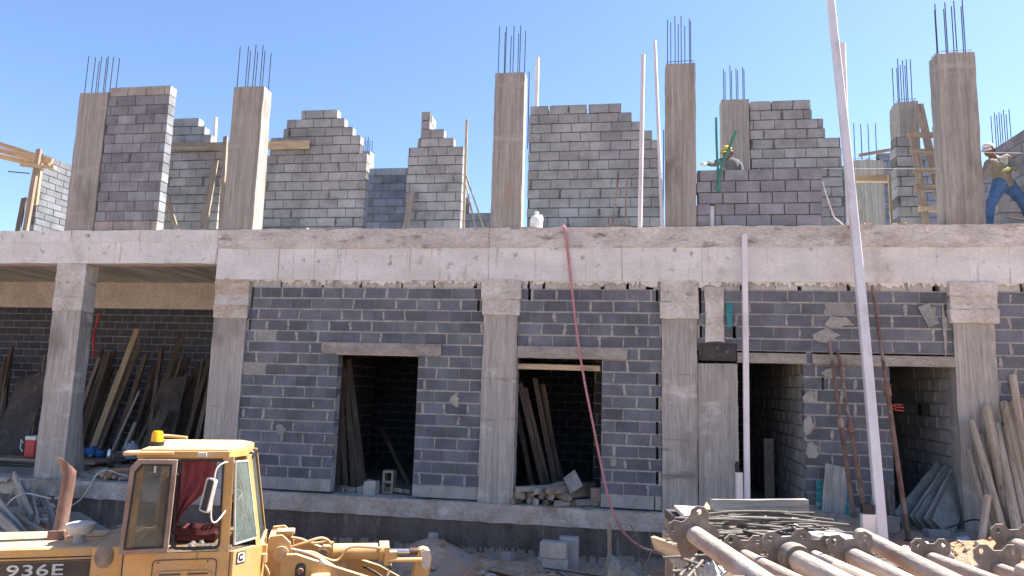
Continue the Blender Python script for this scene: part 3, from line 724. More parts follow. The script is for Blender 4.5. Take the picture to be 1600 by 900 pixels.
# ladder behind the right front column
pA = [to_floor(at(1425, 204, 1.1), at(1446, 345, .85), SL), at(1425, 204, 1.1)]
pB = [to_floor(at(1461, 198, 1.25), at(1478, 345, 1.0), SL), at(1461, 198, 1.25)]
t = thing('wooden_ladder', 'rough wooden ladder leaning beside the right front column', 'ladder', pA[0])
def part_stick(name, p, q, w_, t_, mat, par):
    o = stick(name, '', '', p, q, w_, t_, mat)
    for k in ('label', 'category'): del o[k]
    mw = o.matrix_world.copy(); o.parent = par; o.matrix_parent_inverse = Matrix.Identity(4)
    pm = Matrix.Translation(wl(par)) if par.rotation_euler.to_matrix() == Matrix.Identity(3) else par.matrix_world
    o.matrix_basis = pm.inverted() @ mw; return o
part_stick('ladder_rail', pA[0], pA[1], .10, .05, m_wood2, t); part_stick('ladder_rail', pB[0], pB[1], .09, .05, m_wood2, t)
for yy in (207, 231, 257, 281, 310, 338):
    k = (yy-200)/145
    c = pA[1].lerp(pA[0], k)+Vector((-.1, -.05, 0)); d = pB[1].lerp(pB[0], k)+Vector((.1, -.05, 0)); d.z = c.z+.02
    part_stick('rung', c, d, .10, .04, m_wood2 if yy % 2 else m_wood, t)
up_stick('broad plank leaning behind the wooden ladder', (1436, 164), (1476, 345), 1.9, 1.5, .14, .04, m_wood2)
# formwork opening behind the tall pole
up_stick('horizontal formwork timber behind the tall foreground pole', (1332, 279), (1396, 279), 2.6, 2.6, .14, .1, m_wood, floor=False, name='formwork_timber')
up_stick('slanting board above the formwork behind the tall pole', (1342, 243), (1398, 233), 2.9, 2.9, .06, .05, m_wood2, floor=False, name='formwork_board')
up_stick('perforated upright board right of the formwork opening', (1394, 272), (1398, 345), 2.4, 2.4, .16, .05, m_wood, name='formwork_board')
# rubble of orange brick along the slab edge
for i in range(46):
    x = R_.uniform(1290, 1476); Y = R_.uniform(.02, .55); p = at(x, 352, Y); p.z = SL+.025
    m = MB(); blob(m, p, R_.uniform(.035, .075), 0, 6, .55)
    tag(m.build('broken_brick', m_brickr if R_.random() < .75 else m_rubble), 'broken orange brick lying along the slab edge by the ladder', 'brick', 'broken bricks on the slab edge')
for i in range(34):
    x = R_.choice([R_.uniform(-20, 100), R_.uniform(250, 345), R_.uniform(400, 760), R_.uniform(820, 1035)]); Y = R_.uniform(.02, .25); p = at(x, 356, Y); p.z = SL+.012
    m = MB(); blob(m, p, R_.uniform(.015, .04), 0, 6, .55)
    tag(m.build('mortar_crumb', m_rubble), 'small lump of dried mortar on the slab edge', 'mortar lump', 'mortar lumps on the slab edge')
# rope and string line
b = MB(); b.tube(curve_pts([at(1285, 284, .0), at(1293, 310, .0), at(1303, 338, .02), at(1312, 346, .05), at(1318, 352, .1)]), .012, 6)
tag(b.build('rope', m_cable, smooth=True), 'pale rope hanging at the right end of the new parapet', 'rope')
b = MB(); b.tube([at(1287, 263, .1), at(1475, 264, .1)], .0035, 5); tag(b.build('string_line', m_cable), 'thin mason string stretched from the new parapet to the right column', 'string')
b = MB(); b.tube([at(1528, 238, .3), at(1640, 240, .3)], .0035, 5); tag(b.build('string_line', m_cable), 'thin mason string passing in front of the worker in jeans', 'string')
# green pipes and white conduits at the parapet's left end
def gp(label, pts, r): 
    b = MB(); b.tube(curve_pts(pts), r, 10); return tag(b.build('green_conduit', m_green, smooth=True), label, 'conduit', 'green conduits at the new parapet')
gp('green conduit standing upright through the new parapet', [at(1119, 184, -.03), at(1120, 230, -.03), at(1122, 268, -.03), at(1124, 300, -.02)], .022)
gp('green conduit leaning to the right across the first one', [at(1150, 205, -.10), at(1139, 232, -.08), at(1127, 262, -.06), at(1121, 298, -.03)], .026)
for i, x in enumerate((1110.5, 1115)):
    p = at(x, 352, .1); q = at(x, 322, .1); p.z = SL+.004
    pole('conduit_stub', ['left of the two white conduit stubs in the parapet gap', 'right of the two white conduit stubs in the parapet gap'][i], 'conduit', p, q, .022, m_pvc)
for i in range(9):
    p = at(1092+24*i+R_.uniform(-6, 6), 262, R_.uniform(.05, .2)); p.z = 5.845
    m = MB()
    for k in range(3): blob(m, p+Vector((R_.uniform(-.08, .08), R_.uniform(-.03, .03), 0)), R_.uniform(.02, .04), 0, 6, .4)
    tag(m.build('mortar_bed', m_rubble), 'fresh mortar dab on top of the new parapet', 'mortar', 'mortar dabs on the new parapet')
# blocks stacked beside the worker in jeans
p0 = at(1551, 350, .9); p0.z = SL
for i in range(2):
    for k in range(3):
        if i == 1 and k == 2: continue
        m = MB(); x = p0.x+.1+.44*i; m.bbox((x, .85, SL+.003+.203*k), (x+.4, 1.05, SL+.2+.203*k), .008, mat=Matrix.Translation((R_.uniform(-.02, .02), R_.uniform(-.02, .02), 0)))
        tag(m.build('loose_block', m_cblk), ['bottom', 'middle', 'top'][k]+' block of the '+['left', 'right'][i]+' column of blocks behind the worker in jeans', 'block', 'blocks stacked behind the worker in jeans')
stick('timber_offcut', 'short timber offcut lying on the slab at the right edge', 'plank', Vector((7.0, .3, SL+.06)), Vector((6.3, .35, SL+.22)), .06, .04, m_wood2)

# ------------------------------------------------------------------ left open bay
def baylean(label, a, b, Yt, Yb, w_, t_, mat, name='timber_plank', group='planks leaning in the left open bay', z=0.0, roll=0):
    p, q = lean(a, b, Yt, Yb, z); return stick(name, label, 'plank', p, q, w_, t_, mat, roll, group=group)
baylean('palest long plank leaning in the middle of the left open bay', (215, 514), (149, 690), 5.3, 3.9, .17, .05, m_wood)
baylean('second pale plank right beside the palest one in the left open bay', (219, 538), (158, 692), 5.4, 4.0, .14, .05, m_wood2)
gen = 'dark used timber leaning on the back wall of the left open bay'
for a, b in (((160, 545), (112, 700)), ((166, 555), (118, 705)), ((172, 550), (125, 700)), ((180, 548), (128, 712)), ((155, 560), (108, 690)), ((186, 580), (140, 720)), ((176, 575), (133, 715)),
             ((228, 555), (180, 700)), ((222, 575), (172, 710)), ((252, 545), (232, 690)), ((286, 520), (222, 690)), ((280, 560), (226, 705)), ((286, 555), (240, 700)), ((294, 560), (236, 700)), ((276, 575), (216, 690)),
             ((310, 575), (276, 700)), ((318, 560), (290, 700)), ((322, 590), (296, 705)), ((328, 560), (286, 700)), ((304, 600), (262, 700)), ((315, 610), (284, 705)), ((332, 575), (305, 700)), ((190, 590), (150, 715)), ((196, 600), (158, 715)), ((170, 600), (128, 715)), ((163, 610), (120, 712)), ((240, 570), (205, 710)), ((246, 590), (212, 712)), ((262, 585), (214, 712)), ((268, 600), (222, 715)), ((298, 590), (246, 715)), ((306, 575), (270, 715)), ((325, 610), (300, 715)), ((234, 600), (196, 712)), ((184, 615), (146, 712)), ((10, 590), (-12, 712)), ((26, 600), (2, 715)), ((60, 600), (36, 715)),
             ((18, 545), (-10, 690)), ((8, 560), (-15, 700)), ((70, 555), (50, 690)), ((76, 560), (60, 690)), ((64, 575), (40, 700)), ((-30, 560), (-60, 700))):
    baylean(gen, a, b, R_.uniform(5.0, 5.5), R_.uniform(3.6, 4.4), R_.uniform(.08, .14), R_.uniform(.03, .06), R_.choice([m_wood3, m_wood3, m_wood3, m_wood2]), roll=R_.uniform(-.5, .5))
baylean('thin pale batten leaning low beside the jug in the left open bay', (218, 611), (182, 690), 3.9, 3.3, .05, .03, m_woodg)
baylean('short pale batten leaning right of the thin one in the left open bay', (212, 660), (192, 705), 3.5, 3.2, .08, .03, m_woodg)
baylean('thin upright dark pole at the left of the bay', (20, 540), (8, 640), 5.2, 4.9, .06, .05, m_wood3)
baylean('grey post standing right behind the leftmost front column', (123, 640), (126, 745), .8, .8, .14, .05, m_woodg)
baylean('wide dark plywood sheet leaning at the far left of the bay', (55, 585), (8, 715), 3.6, 2.6, .95, .02, m_ply, name='plywood_sheet')
baylean('dark plywood sheet leaning in the right half of the left bay', (277, 590), (246, 715), 4.6, 3.6, .62, .02, m_ply, name='plywood_sheet')
baylean('smaller grey plywood sheet leaning low by the second column', (256, 640), (222, 715), 3.9, 3.2, .3, .02, m_wood3, name='plywood_sheet')
b = MB(); b.tube(curve_pts([at(156, 488, 5.4), at(152, 505, 5.35), at(147, 522, 5.3), at(146, 560, 5.2)]), .03, 8)
tag(b.build('red_hose', m_red, smooth=True), 'short red hose hanging at the back wall of the left bay', 'hose')
# bench with things on it
bp = at(157, 714, 2.6); t = thing('low_bench', 'low dark plank bench behind the leftmost front column', 'bench', (bp.x, 2.6, 0))
m = MB(); m.bbox((-.75, -.2, bp.z-.04), (.8, .2, bp.z), .006); m.build('bench_top', m_wood3, t, local=True)
for x in (-.6, .6):
    m = MB(); m.bbox((x-.05, -.15, 0), (x+.05, .15, bp.z-.042), .006); m.build('leg', m_wood3, t, local=True)
BZ = bp.z
m = MB(); p = at(143, 700, 2.55)
for dx, r in ((-.16, .17), (.06, .2), (.24, .14)): blob(m, (p.x+dx, 2.55, BZ+r*.55), r, 0, 9, .62)
tag(m.build('plastic_bag', m_blueb, smooth=True), 'crumpled blue plastic bag on the low bench', 'bag')
p = at(138, 713, 2.35); m = MB(); blob(m, (p.x, 2.42, BZ+.04), .05, 0, 8, .7); tag(m.build('orange_fruit', m_brickr, smooth=True), 'small orange lump beside the blue bag', 'fruit')
p = at(171, 714, 2.5); t = thing('thermos_flask', 'steel thermos flask on the low bench', 'flask', (p.x, 2.5, BZ))
m = MB(); m.lathe([(.06, 0), (.062, .02), (.05, .16), (.035, .2)], 14); m.build('body', m_steel, t, local=True, smooth=True)
m = MB(); m.lathe([(.034, .2), (.034, .25), (.02, .27)], 12); m.build('stopper', m_black, t, local=True, smooth=True)
p = at(180, 714, 2.5); t = thing('tin_mug', 'small dark mug beside the thermos flask', 'mug', (p.x, 2.45, BZ))
m = MB(); m.lathe([(.04, 0), (.045, .1)], 12); m.build('body', m_plate, t, local=True, smooth=True)
m = MB(); m.tube([(.045, 0, .08), (.08, 0, .07), (.08, 0, .04), (.045, 0, .025)], .008, 6); m.build('handle', m_plate, t, local=True)
p = at(205, 715, 2.6); t = thing('water_jug', 'bluish water jug beside the yellow cab roof', 'jug', (p.x, 2.62, BZ))
m = MB(); m.lathe([(.13, 0), (.14, .03), (.14, .24), (.10, .31), (.04, .34), (.04, .39)], 16); m.build('body', m_jug, t, local=True, smooth=True)
m = MB(); m.tube([(-.06, -.02, .33), (-.13, -.02, .31), (-.16, -.02, .24), (-.13, -.02, .17)], .016, 6); m.build('handle', m_jug, t, local=True)
def hollow_block(label, loc, rot=0, name='hollow_block', mat=None, group=None, s=(.4, .2, .2)):
    t = MB(); a, b, c = s[0]/2, s[1]/2, s[2]
    for (x0, x1, y0, y1) in ((-a, a, -b, -b+.035), (-a, a, b-.035, b), (-a, -a+.035, -b+.035, b-.035), (a-.035, a, -b+.035, b-.035), (-.018, .018, -b+.035, b-.035)):
        t.box((x0, y0, 0), (x1, y1, c))
    R = Matrix.Translation(loc) @ (Matrix.Rotation(rot, 4, 'Z') if isinstance(rot, (int, float)) else rot)
    o = t.build(name, mat or m_cblk, mw=R); return tag(o, label, 'block', group)
p = at(190, 700, 3.0)
hollow_block('hollow block lying on its side behind the water jug', (p.x, 3.3, .1), Matrix.Rotation(math.pi/2, 4, 'X'))
m = MB(); m.bbox((p.x-.25, 3.05, 0), (p.x+.25, 3.4, .095), .01); tag(m.build('concrete_slab_piece', m_cblk), 'flat concrete piece under the hollow block in the left bay', 'slab')
# red cooler on a board stack
p = at(51, 714, 1.6); 
for k in range(6):
    z = p.z-.055*(k+1)
    if z < 0: break
    stick('stacked_board', 'dark board in the low pile under the red cooler', 'board', Vector((-13.6+R_.uniform(-.15, .15), 1.55+R_.uniform(-.06, .06), z+.025)), Vector((-11.0+R_.uniform(-.1, .1), 1.6+R_.uniform(-.06, .06), z+.025)), .048, .5, m_wood3 if k else m_wood2, group='boards under the red cooler')
t = thing('cooler_box', 'red cooler box with a white lid left of the leftmost front column', 'cooler', (p.x, 1.6, p.z))
m = MB(); m.bbox((-.13, -.12, 0), (.13, .12, .36), .02); m.build('body', m_red, t, local=True)
m = MB(); m.bbox((-.14, -.13, .362), (.14, .13, .45), .02); m.build('lid', m_white, t, local=True)
m = MB(); m.tube([(-.14, -.14, .3), (-.19, -.15, .38), (-.19, -.15, .2), (-.14, -.14, .12)], .012, 6); m.build('handle', m_white, t, local=True)
# timber ends and cloth on the sill of the left bay
for i, (x, y) in enumerate(((158, 742), (168, 743), (178, 745), (172, 737), (163, 749), (186, 748))):
    p = at(x, y, .1); p.z = max(p.z, .05+.06*(i == 3)); q = p+Vector((R_.uniform(-.3, .9), R_.uniform(.9, 1.4), .0))
    pole('log_end', 'brown log lying end-on at the sill behind the cab', 'log', p, q, .045, m_brickr if i % 3 == 0 else m_wood2, group='logs on the sill behind the cab', wob=.008)
m = MB()
for k in range(7): blob(m, at(140+14*k, 740-4*math.sin(k), .6+.1*k)*1.0, .17, 0, 9, .42)
m.v = [(a, b, max(c, .004)) for a, b, c in m.v]
tag(m.build('canvas_sheet', m_tarp, smooth=True), 'crumpled grey-brown canvas on the bay floor behind the exhaust', 'canvas')
for i, (a, b) in enumerate((((118, 742), (140, 752)), ((112, 735), (150, 748)), ((132, 748), (165, 735)))):
    stick('floor_board', 'grey board lying flat on the sill behind the exhaust', 'board', at(*a, .5)*1+Vector((0, 0, .0)), at(*b, .35), .10, .03, m_woodg, group='boards on the sill behind the exhaust')

# ------------------------------------------------------------------ rubbish heap at the lower left
def gpt(x, y, Y): return at(x, y, Y)
heap = [((22, 742), (50, 808), -.9, -1.6, .16, m_woodg), ((46, 765), (58, 822), -1.0, -1.7, .12, m_woodg), ((62, 760), (86, 822), -.7, -1.3, .10, m_woodg), ((30, 760), (44, 800), -.8, -1.2, .3, m_plyg),
        ((-6, 780), (40, 838), -1.4, -2.3, .12, m_woodg), ((0, 795), (70, 832), -1.5, -2.1, .09, m_wood2), ((-10, 800), (32, 842), -1.7, -2.5, .16, m_woodg), ((30, 806), (75, 822), -1.2, -1.5, .09, m_wood2), ((-8, 830), (22, 842), -2.0, -2.4, .12, m_wood2), ((44, 820), (66, 813), -1.6, -1.0, .2, m_woodg)]
for i, (a, b, Ya, Yb, w_, mt) in enumerate(heap):
    stick('scrap_plank', 'cement-splashed scrap plank in the heap left of the exhaust', 'plank', at(*b, Yb*.8), at(*a, Ya*.75), w_, .04, mt, roll=R_.uniform(-.4, .4), group='scrap planks left of the exhaust')
for i in range(26):
    x, y = R_.uniform(-25, 95), R_.uniform(745, 830); Y = -.15-(y-745)/85*1.0
    p = at(x, y, Y); m = MB(); blob(m, p, R_.uniform(.05, .12), 0, 7, .6)
    tag(m.build('rubble_lump', m_rubble if i % 3 else m_foot), 'grey rubble lump in the heap left of the exhaust', 'rubble', 'rubble left of the exhaust')
m = MB(); rr = []
for j in range(14):
    for i in range(20):
        x, y = -13.2+i*.2, -2.6+j*.2
        m.v.append((x, y, -.95+.42*sm(-2.6, -.5, y)*sm(-9.0, -10.2, x)+.1*noise.noise(Vector((x*2, y*2, 0)))))
for j in range(13):
    for i in range(19): m.f.append((j*20+i, j*20+i+1, (j+1)*20+i+1, (j+1)*20+i)); m.m.append(0); m.c.append((1, 1, 1))
o = m.build('debris_mound', m_foot, smooth=True); tag(o, 'mound of grey cement debris under the scrap planks at the left', 'debris', kind='stuff')
b = MB(); b.tube(curve_pts([at(8, 792, -1.2), at(22, 778, -1.1), at(40, 771, -1.0), at(62, 775, -.95), at(80, 779, -.9)]), .012, 6)
tag(b.build('pale_cable', m_cable, smooth=True), 'pale cable arching over the scrap planks at the far left', 'cable')
b = MB(); b.tube(curve_pts([at(112, 790, -.35), at(126, 780, -.2), at(140, 760, -.16), at(152, 741, -.12), at(168, 735, .0), at(185, 740, .1), at(200, 744, .2)]), .011, 6)
tag(b.build('pale_cable', m_cable, smooth=True), 'pale cable rising from the exhaust to the sill behind the cab', 'cable')

# ------------------------------------------------------------------ doorways
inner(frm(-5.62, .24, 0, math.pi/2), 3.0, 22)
g1 = 'dark planks leaning inside the leftmost doorway'
for a, b in (((534, 566), (528, 748)), ((540, 575), (552, 752)), ((545, 562), (568, 752)), ((532, 600), (540, 750)), ((537, 590), (561, 750)), ((530, 640), (534, 750))):
    p, q = lean(a, b, .95, R_.uniform(.75, .95)); stick('timber_plank', 'dark plank leaning on the left inside the leftmost doorway', 'plank', p, q, .1, .04, m_wood3, group=g1)
p, q = lean((596, 668), (622, 722), 2.6, 2.0); stick('timber_plank', 'single dark plank leaning at the back of the leftmost doorway room', 'plank', p, q, .08, .04, m_wood3)
for i, (a, b) in enumerate((((518, 747), (556, 753)), ((520, 752), (536, 770)), ((530, 763), (562, 762)), ((592, 768), (640, 772)), ((605, 772), (628, 777)))):
    p, q = at(*a, .6), at(*b, .35); p.z = q.z = .022+.012*i
    stick('floor_batten', 'thin batten lying on the floor of the leftmost doorway', 'batten', p, q, .07, .025, m_woodg if i != 3 else m_wood2, group='battens on the floor of the leftmost doorway')
p = at(579, 772, .2); m = MB(); m.rough((p.x-.1, .1, .0), (p.x+.12, .3, .24), .06, .02, seed=4, sc=6); tag(m.build('broken_block', m_cblk), 'broken pale block on the sill of the leftmost doorway', 'block')
p = at(570, 770, .3); m = MB(); m.rough((p.x-.12, .25, .0), (p.x+.04, .45, .12), .06, .02, seed=6, sc=6); tag(m.build('broken_block', m_cblk), 'low block fragment left of the broken pale block in the leftmost doorway', 'block')
p = at(607, 770, .5); hollow_block('hollow block standing on end in the leftmost doorway', (p.x, .62, .1+.1), Matrix.Rotation(math.pi/2, 4, 'Y') @ Matrix.Rotation(math.pi/2, 4, 'X'), mat=m_foot)
# middle doorway
stick('timber_brace', 'pale timber brace wedged across the top of the middle doorway', 'timber', at(806, 572.5, .12)+Vector((.005, 0, 0)), at(940, 575.5, .12)+Vector((-.02, 0, 0)), .095, .05, m_wood)
g2 = 'planks leaning inside the middle doorway'
for i, (a, b) in enumerate((((812, 598), (848, 755)), ((820, 606), (856, 757)), ((836, 590), (866, 750)), ((808, 640), (830, 752)), ((848, 600), (872, 745)), ((842, 620), (880, 752)))):
    p, q = lean(a, b, .9+.12*i, 1.2+.1*i); stick('timber_plank', 'narrow brown plank leaning on the left inside the middle doorway' if i < 2 else 'dark plank leaning inside the middle doorway', 'plank', p, q, .09, .05, m_wood3, group=g2 if i >= 2 else 'brown planks in the middle doorway')
g3 = 'timbers piled on the sill of the middle doorway'
ends = [(800, 783), (812, 786), (826, 780), (838, 787), (852, 787), (866, 786), (882, 785), (896, 783), (818, 774), (832, 773), (846, 778), (862, 776), (876, 775), (890, 773), (838, 765), (856, 764), (870, 763), (806, 777)]
for i, (x, y) in enumerate(ends):
    lv = 0 if i < 8 else (1 if i < 14 else 2)
    p = at(x, y, R_.uniform(-.08, .12)); p.z = .055+.095*lv+R_.uniform(-.008, .008); ang = R_.choice([-1, 1, 1])*R_.uniform(.35, 1.3)
    q = p+Vector((math.sin(ang)*R_.uniform(.5, 1.0), math.cos(ang)*1.0+.15, R_.uniform(-.01, .03)))
    stick('sawn_timber', 'short brown timber piled on the sill of the middle doorway', 'timber', p, q, R_.uniform(.08, .12), R_.uniform(.07, .09), R_.choice([m_wood2, m_wood2, m_wood3, m_woodg]), roll=R_.uniform(-.5, .5), group=g3)
stick('grey_board', 'grey board leaning on the timber pile in the middle doorway', 'board', at(901, 776, .05)+Vector((0, 0, .12)), at(890, 741, .42), .25, .03, m_woodg)
stick('timber_plank', 'slanting brown plank on top of the timber pile in the middle doorway', 'plank', at(820, 772, .3), at(882, 756, .55), .1, .05, m_tan)
m = MB(); p = at(932, 784, .3); m.bbox((p.x-.1, .25, 0), (p.x+.07, .45, .3), .008); tag(m.build('loose_block', m_foot), 'dark block standing by the right jamb of the middle doorway', 'block')
for i in range(7):
    p = at(908+4*i, 783, .15+.05*i); m = MB(); blob(m, (p.x, .2+.06*(i % 3), .04), R_.uniform(.03, .07), 0, 7, .6)
    tag(m.build('rubble_lump', m_cblk), 'small rubble lump on the sill right of the timber pile', 'rubble', 'rubble on the sill of the middle doorway')
# the two narrow doorways
p = at(1202, 770, 2.0); m = MB(); m.bbox((p.x-.09, 1.95, 0), (p.x+.09, 2.05, at(1202, 685, 2.0).z), .006); tag(m.build('pale_slab', m_foot), 'upright grey slab deep inside the third doorway', 'slab')
p = at(1232, 786, .45); m = MB(); m.bbox((p.x-.15, .35, 0), (p.x+.15, .55, .12), .01); tag(m.build('foam_block', m_white), 'white block on the floor of the third doorway', 'block')
p = at(1438, 640, 1.2); m = MB(); m.bbox((5.1, 1.1, p.z-.1), (5.24, 1.26, p.z+.09), .008); tag(m.build('junction_box', m_black), 'black junction box on the wall inside the fourth doorway', 'box')
for i, (a, b, c) in enumerate((((1391, 633), (1402, 636), (1412, 637)), ((1391, 636), (1402, 641), (1411, 642)), ((1392, 634), (1400, 632), (1409, 633)))):
    m = MB(); m.tube(curve_pts([at(*a, .05), at(*b, -.02), at(*c, -.05)]), .008, 6)
    tag(m.build('red_wire', m_redw, smooth=True), 'red wire end sticking out at the left jamb of the fourth doorway', 'wire', 'red wires at the fourth doorway')
for i, (a, b, w_) in enumerate((((1478, 740), (1424, 806), .34), ((1488, 742), (1444, 808), .12), ((1493, 744), (1453, 808), .2), ((1499, 748), (1466, 812), .12), ((1502, 752), (1478, 812), .2))):
    q = at(*a, .55-.06*i); p = to_floor(q, at(*b, .1-.05*i), .006)
    stick('formwork_board', 'grey-green formwork board leaning at the right of the fourth doorway', 'board', p, q, .5 if i == 0 else .42, .022, m_plyg if i % 2 == 0 else m_woodg, roll=.25, group='formwork boards in the fourth doorway')
# boards, props and canvas between the two narrow doorways
def gz(p): return ground_h(p.x, p.y)
def gpost(nm, label, cat, a, b, Yt, Yb, kind, mat, w_=.05, t_=.05, roll=0, group=None, lift=0.0):
    q = at(*a, Yt); p = at(*b, Yb); p = to_floor(q, p, gz(p)-.01+lift) if abs(q.z-p.z) > .2 else p
    return pole(nm, label, cat, p, q, w_, mat, group=group, seg=10) if kind == 'o' else stick(nm, label, cat, p, q, w_, t_, mat, roll, group=group)
gpost('plywood_sheet', 'grey cement-stained panel leaning between the two narrow doorways', 'panel', (1307, 728), (1302, 806), -.02, -.38, 'b', m_woodg, .34, .025)
gpost('teal_board', 'teal board leaning right of the grey stained panel', 'board', (1324, 740), (1321, 805), -.0, -.3, 'b', m_teal, .1, .025)
gpost('teal_board', 'teal perforated board leaning left of the grey stained panel', 'board', (1284, 752), (1283, 806), .0, -.3, 'b', m_teal, .16, .025)
gpost('dark_plank', 'dark plank end leaning right of the rusty props', 'plank', (1384, 755), (1388, 806), -.02, -.25, 'b', m_wood3, .16, .04)
def steel_prop(label, a, b, Yt, Yb, r, group=None):
    q = at(*a, Yt); p = to_floor(q, at(*b, Yb), gz(at(*b, Yb))); L = (q-p).length
    t = thing('steel_prop', label, 'prop', mw=frame_z(p, q), group=group)
    m = MB(); m.tube([(0, 0, .01), (0, 0, L*.55)], r, 12); m.build('outer_tube', m_rust, t, local=True, smooth=True)
    m = MB(); m.tube([(0, 0, L*.55), (0, 0, L)], r*.72, 12); m.build('inner_tube', m_rust, t, local=True, smooth=True)
    m = MB(); m.lathe([(r*1.5, L*.53), (r*1.6, L*.56), (r*1.1, L*.585)], 12); m.tube([(-.08, 0, L*.57), (.08, 0, L*.575)], .009, 6); m.build('collar', m_rust, t, local=True, smooth=True)
    m = MB(); m.bbox((-.07, -.07, 0), (.07, .07, .012), .003); m.build('base_plate', m_rust, t, local=True)
steel_prop('left of the two rusty steel props leaning between the narrow doorways', (1296, 533), (1333, 800), -.03, -.75, .034)
steel_prop('right of the two rusty steel props leaning between the narrow doorways', (1309, 547), (1352, 806), -.03, -.8, .034)
steel_prop('long rusty steel prop leaning at the left jamb of the fourth doorway', (1363, 446), (1415, 812), -.03, -1.0, .036)
p = at(1400, 806, -.8); t = thing('mortar_bucket', 'battered grey bucket at the foot of the long rusty prop', 'bucket', (p.x-.08, -.75, gz(p)-.01))
m = MB(); m.lathe([(.11, 0), (.15, .26), (.16, .27), (.14, .26), (.10, .02)], 16, caps=False); m.lathe([(.10, .015), (.0001, .015)], 16, caps=False); m.build('body', m_cblk, t, local=True, smooth=True)
m = MB(); m.tube(curve_pts([(-.155, 0, .24), (-.13, -.1, .12), (0, -.16, .06), (.13, -.1, .12), (.155, 0, .24)]), .006, 6); m.build('handle', m_rust, t, local=True, smooth=True)
p = at(1450, 808, -.6); m = MB(); m.rough((p.x-.05, -.7, gz(p)-.02), (p.x+.25, -.5, gz(p)+.13), .07, .015, seed=3); tag(m.build('loose_block', m_cblk), 'dusty block lying before the formwork boards of the fourth doorway', 'block')
def cloth(label, x0, x1, Y0, Y1, zf, mat, name='canvas_sheet', amp=.12, seed=0):
    n = 26; m = MB()
    for j in range(n+1):
        for i in range(n+1):
            u, v = i/n, j/n; X = x0+(x1-x0)*u; Y = Y0+(Y1-Y0)*v
            e = min(u, 1-u, v, 1-v); k = min(1, e*5)
            X += .12*noise.noise(Vector((u*2, v*2, seed+9))); Y += .1*noise.noise(Vector((u*2, v*2, seed+4)))
            z = ground_h(X, Y)+.012+k*(zf+amp*noise.noise(Vector((X*3, Y*3, seed)))+amp*.55*abs(noise.noise(Vector((X*7, Y*7, seed+3)))))
            m.v.append((X, Y, z))
    for j in range(n):
        for i in range(n): m.f.append((j*(n+1)+i, j*(n+1)+i+1, (j+1)*(n+1)+i+1, (j+1)*(n+1)+i)); m.m.append(0); m.c.append((1, 1, 1))
    return tag(m.build(name, mat, smooth=True), label, 'cloth')
pa, pb = at(1272, 815, -.8), at(1345, 815, -.8)
cloth('crumpled brown canvas on the ground before the grey stained panel', pa.x, pb.x, -1.5, -.45, .24, m_tarp, seed=2)
p = at(1452, 495, .0)
stick('board_piece', 'small green-grey board piece stuck askew on the wall by the right column', 'board', at(1459, 508, .015), at(1443, 477, .0), .18, .025, m_plyg, roll=0)
p = at(1505, 824, -1.2); m = MB(); blob(m, (p.x, p.y, gz(p)+.04), .11, 0, 9, .4); tag(m.build('plastic_scrap', m_jug, smooth=True), 'bluish plastic scrap left of the timber poles', 'plastic scrap')
b = MB(); b.tube(curve_pts([at(1478, 826, -1.2), at(1500, 818, -1.1), at(1520, 812, -1.0), at(1534, 814, -.9)]), .012, 6); tag(b.build('black_cable', m_black, smooth=True), 'black cable arching beside the bluish plastic scrap', 'cable')
# timber poles leaning at the right
gp_ = 'timber poles leaning on the right end of the facade'
PO = [((1518, 658), (1568, 828), -.12, -1.35, .05), ((1515, 705), (1549, 828), -.1, -1.2, .045), ((1533, 681), (1561, 828), -.14, -1.25, .048), ((1541, 635), (1578, 828), -.05, -1.2, .05), ((1557, 663), (1592, 830), -.14, -1.4, .055),
      ((1569, 668), (1606, 828), -.14, -1.4, .05), ((1571, 629), (1612, 830), -.05, -1.25, .05), ((1582, 587), (1622, 830), .02, -1.1, .055), ((1585, 628), (1626, 830), -.08, -1.3, .052), ((1594, 622), (1640, 830), -.08, -1.35, .052),
      ((1543, 775), (1536, 829), -1.1, -1.4, .05), ((1566, 730), (1588, 832), -.5, -1.5, .05), ((1552, 700), (1572, 830), -.2, -1.2, .045), ((1606, 610), (1655, 830), -.08, -1.3, .05), ((1576, 690), (1600, 830), -.25, -1.35, .05), ((1560, 672), (1583, 830), -.05, -1.1, .05)]
for i, (a, b, Yt, Yb, r) in enumerate(PO):
    lab = {0: 'leftmost tall timber pole leaning on the right column, crossing two others', 10: 'short timber post standing at the left foot of the leaning poles', 7: 'tallest timber pole leaning on the block wall at the far right'}.get(i, 'rough timber pole leaning in the cluster at the right end of the facade')
    if i in (0, 10, 7): gpost('timber_pole', lab, 'pole', a, b, Yt, Yb, 'o', m_tan, r)
    else: gpost('timber_pole', lab, 'pole', a, b, Yt, Yb, 'o' if i % 3 else 'b', m_tan, r if i % 3 else .1, .09, group=gp_, roll=.3)

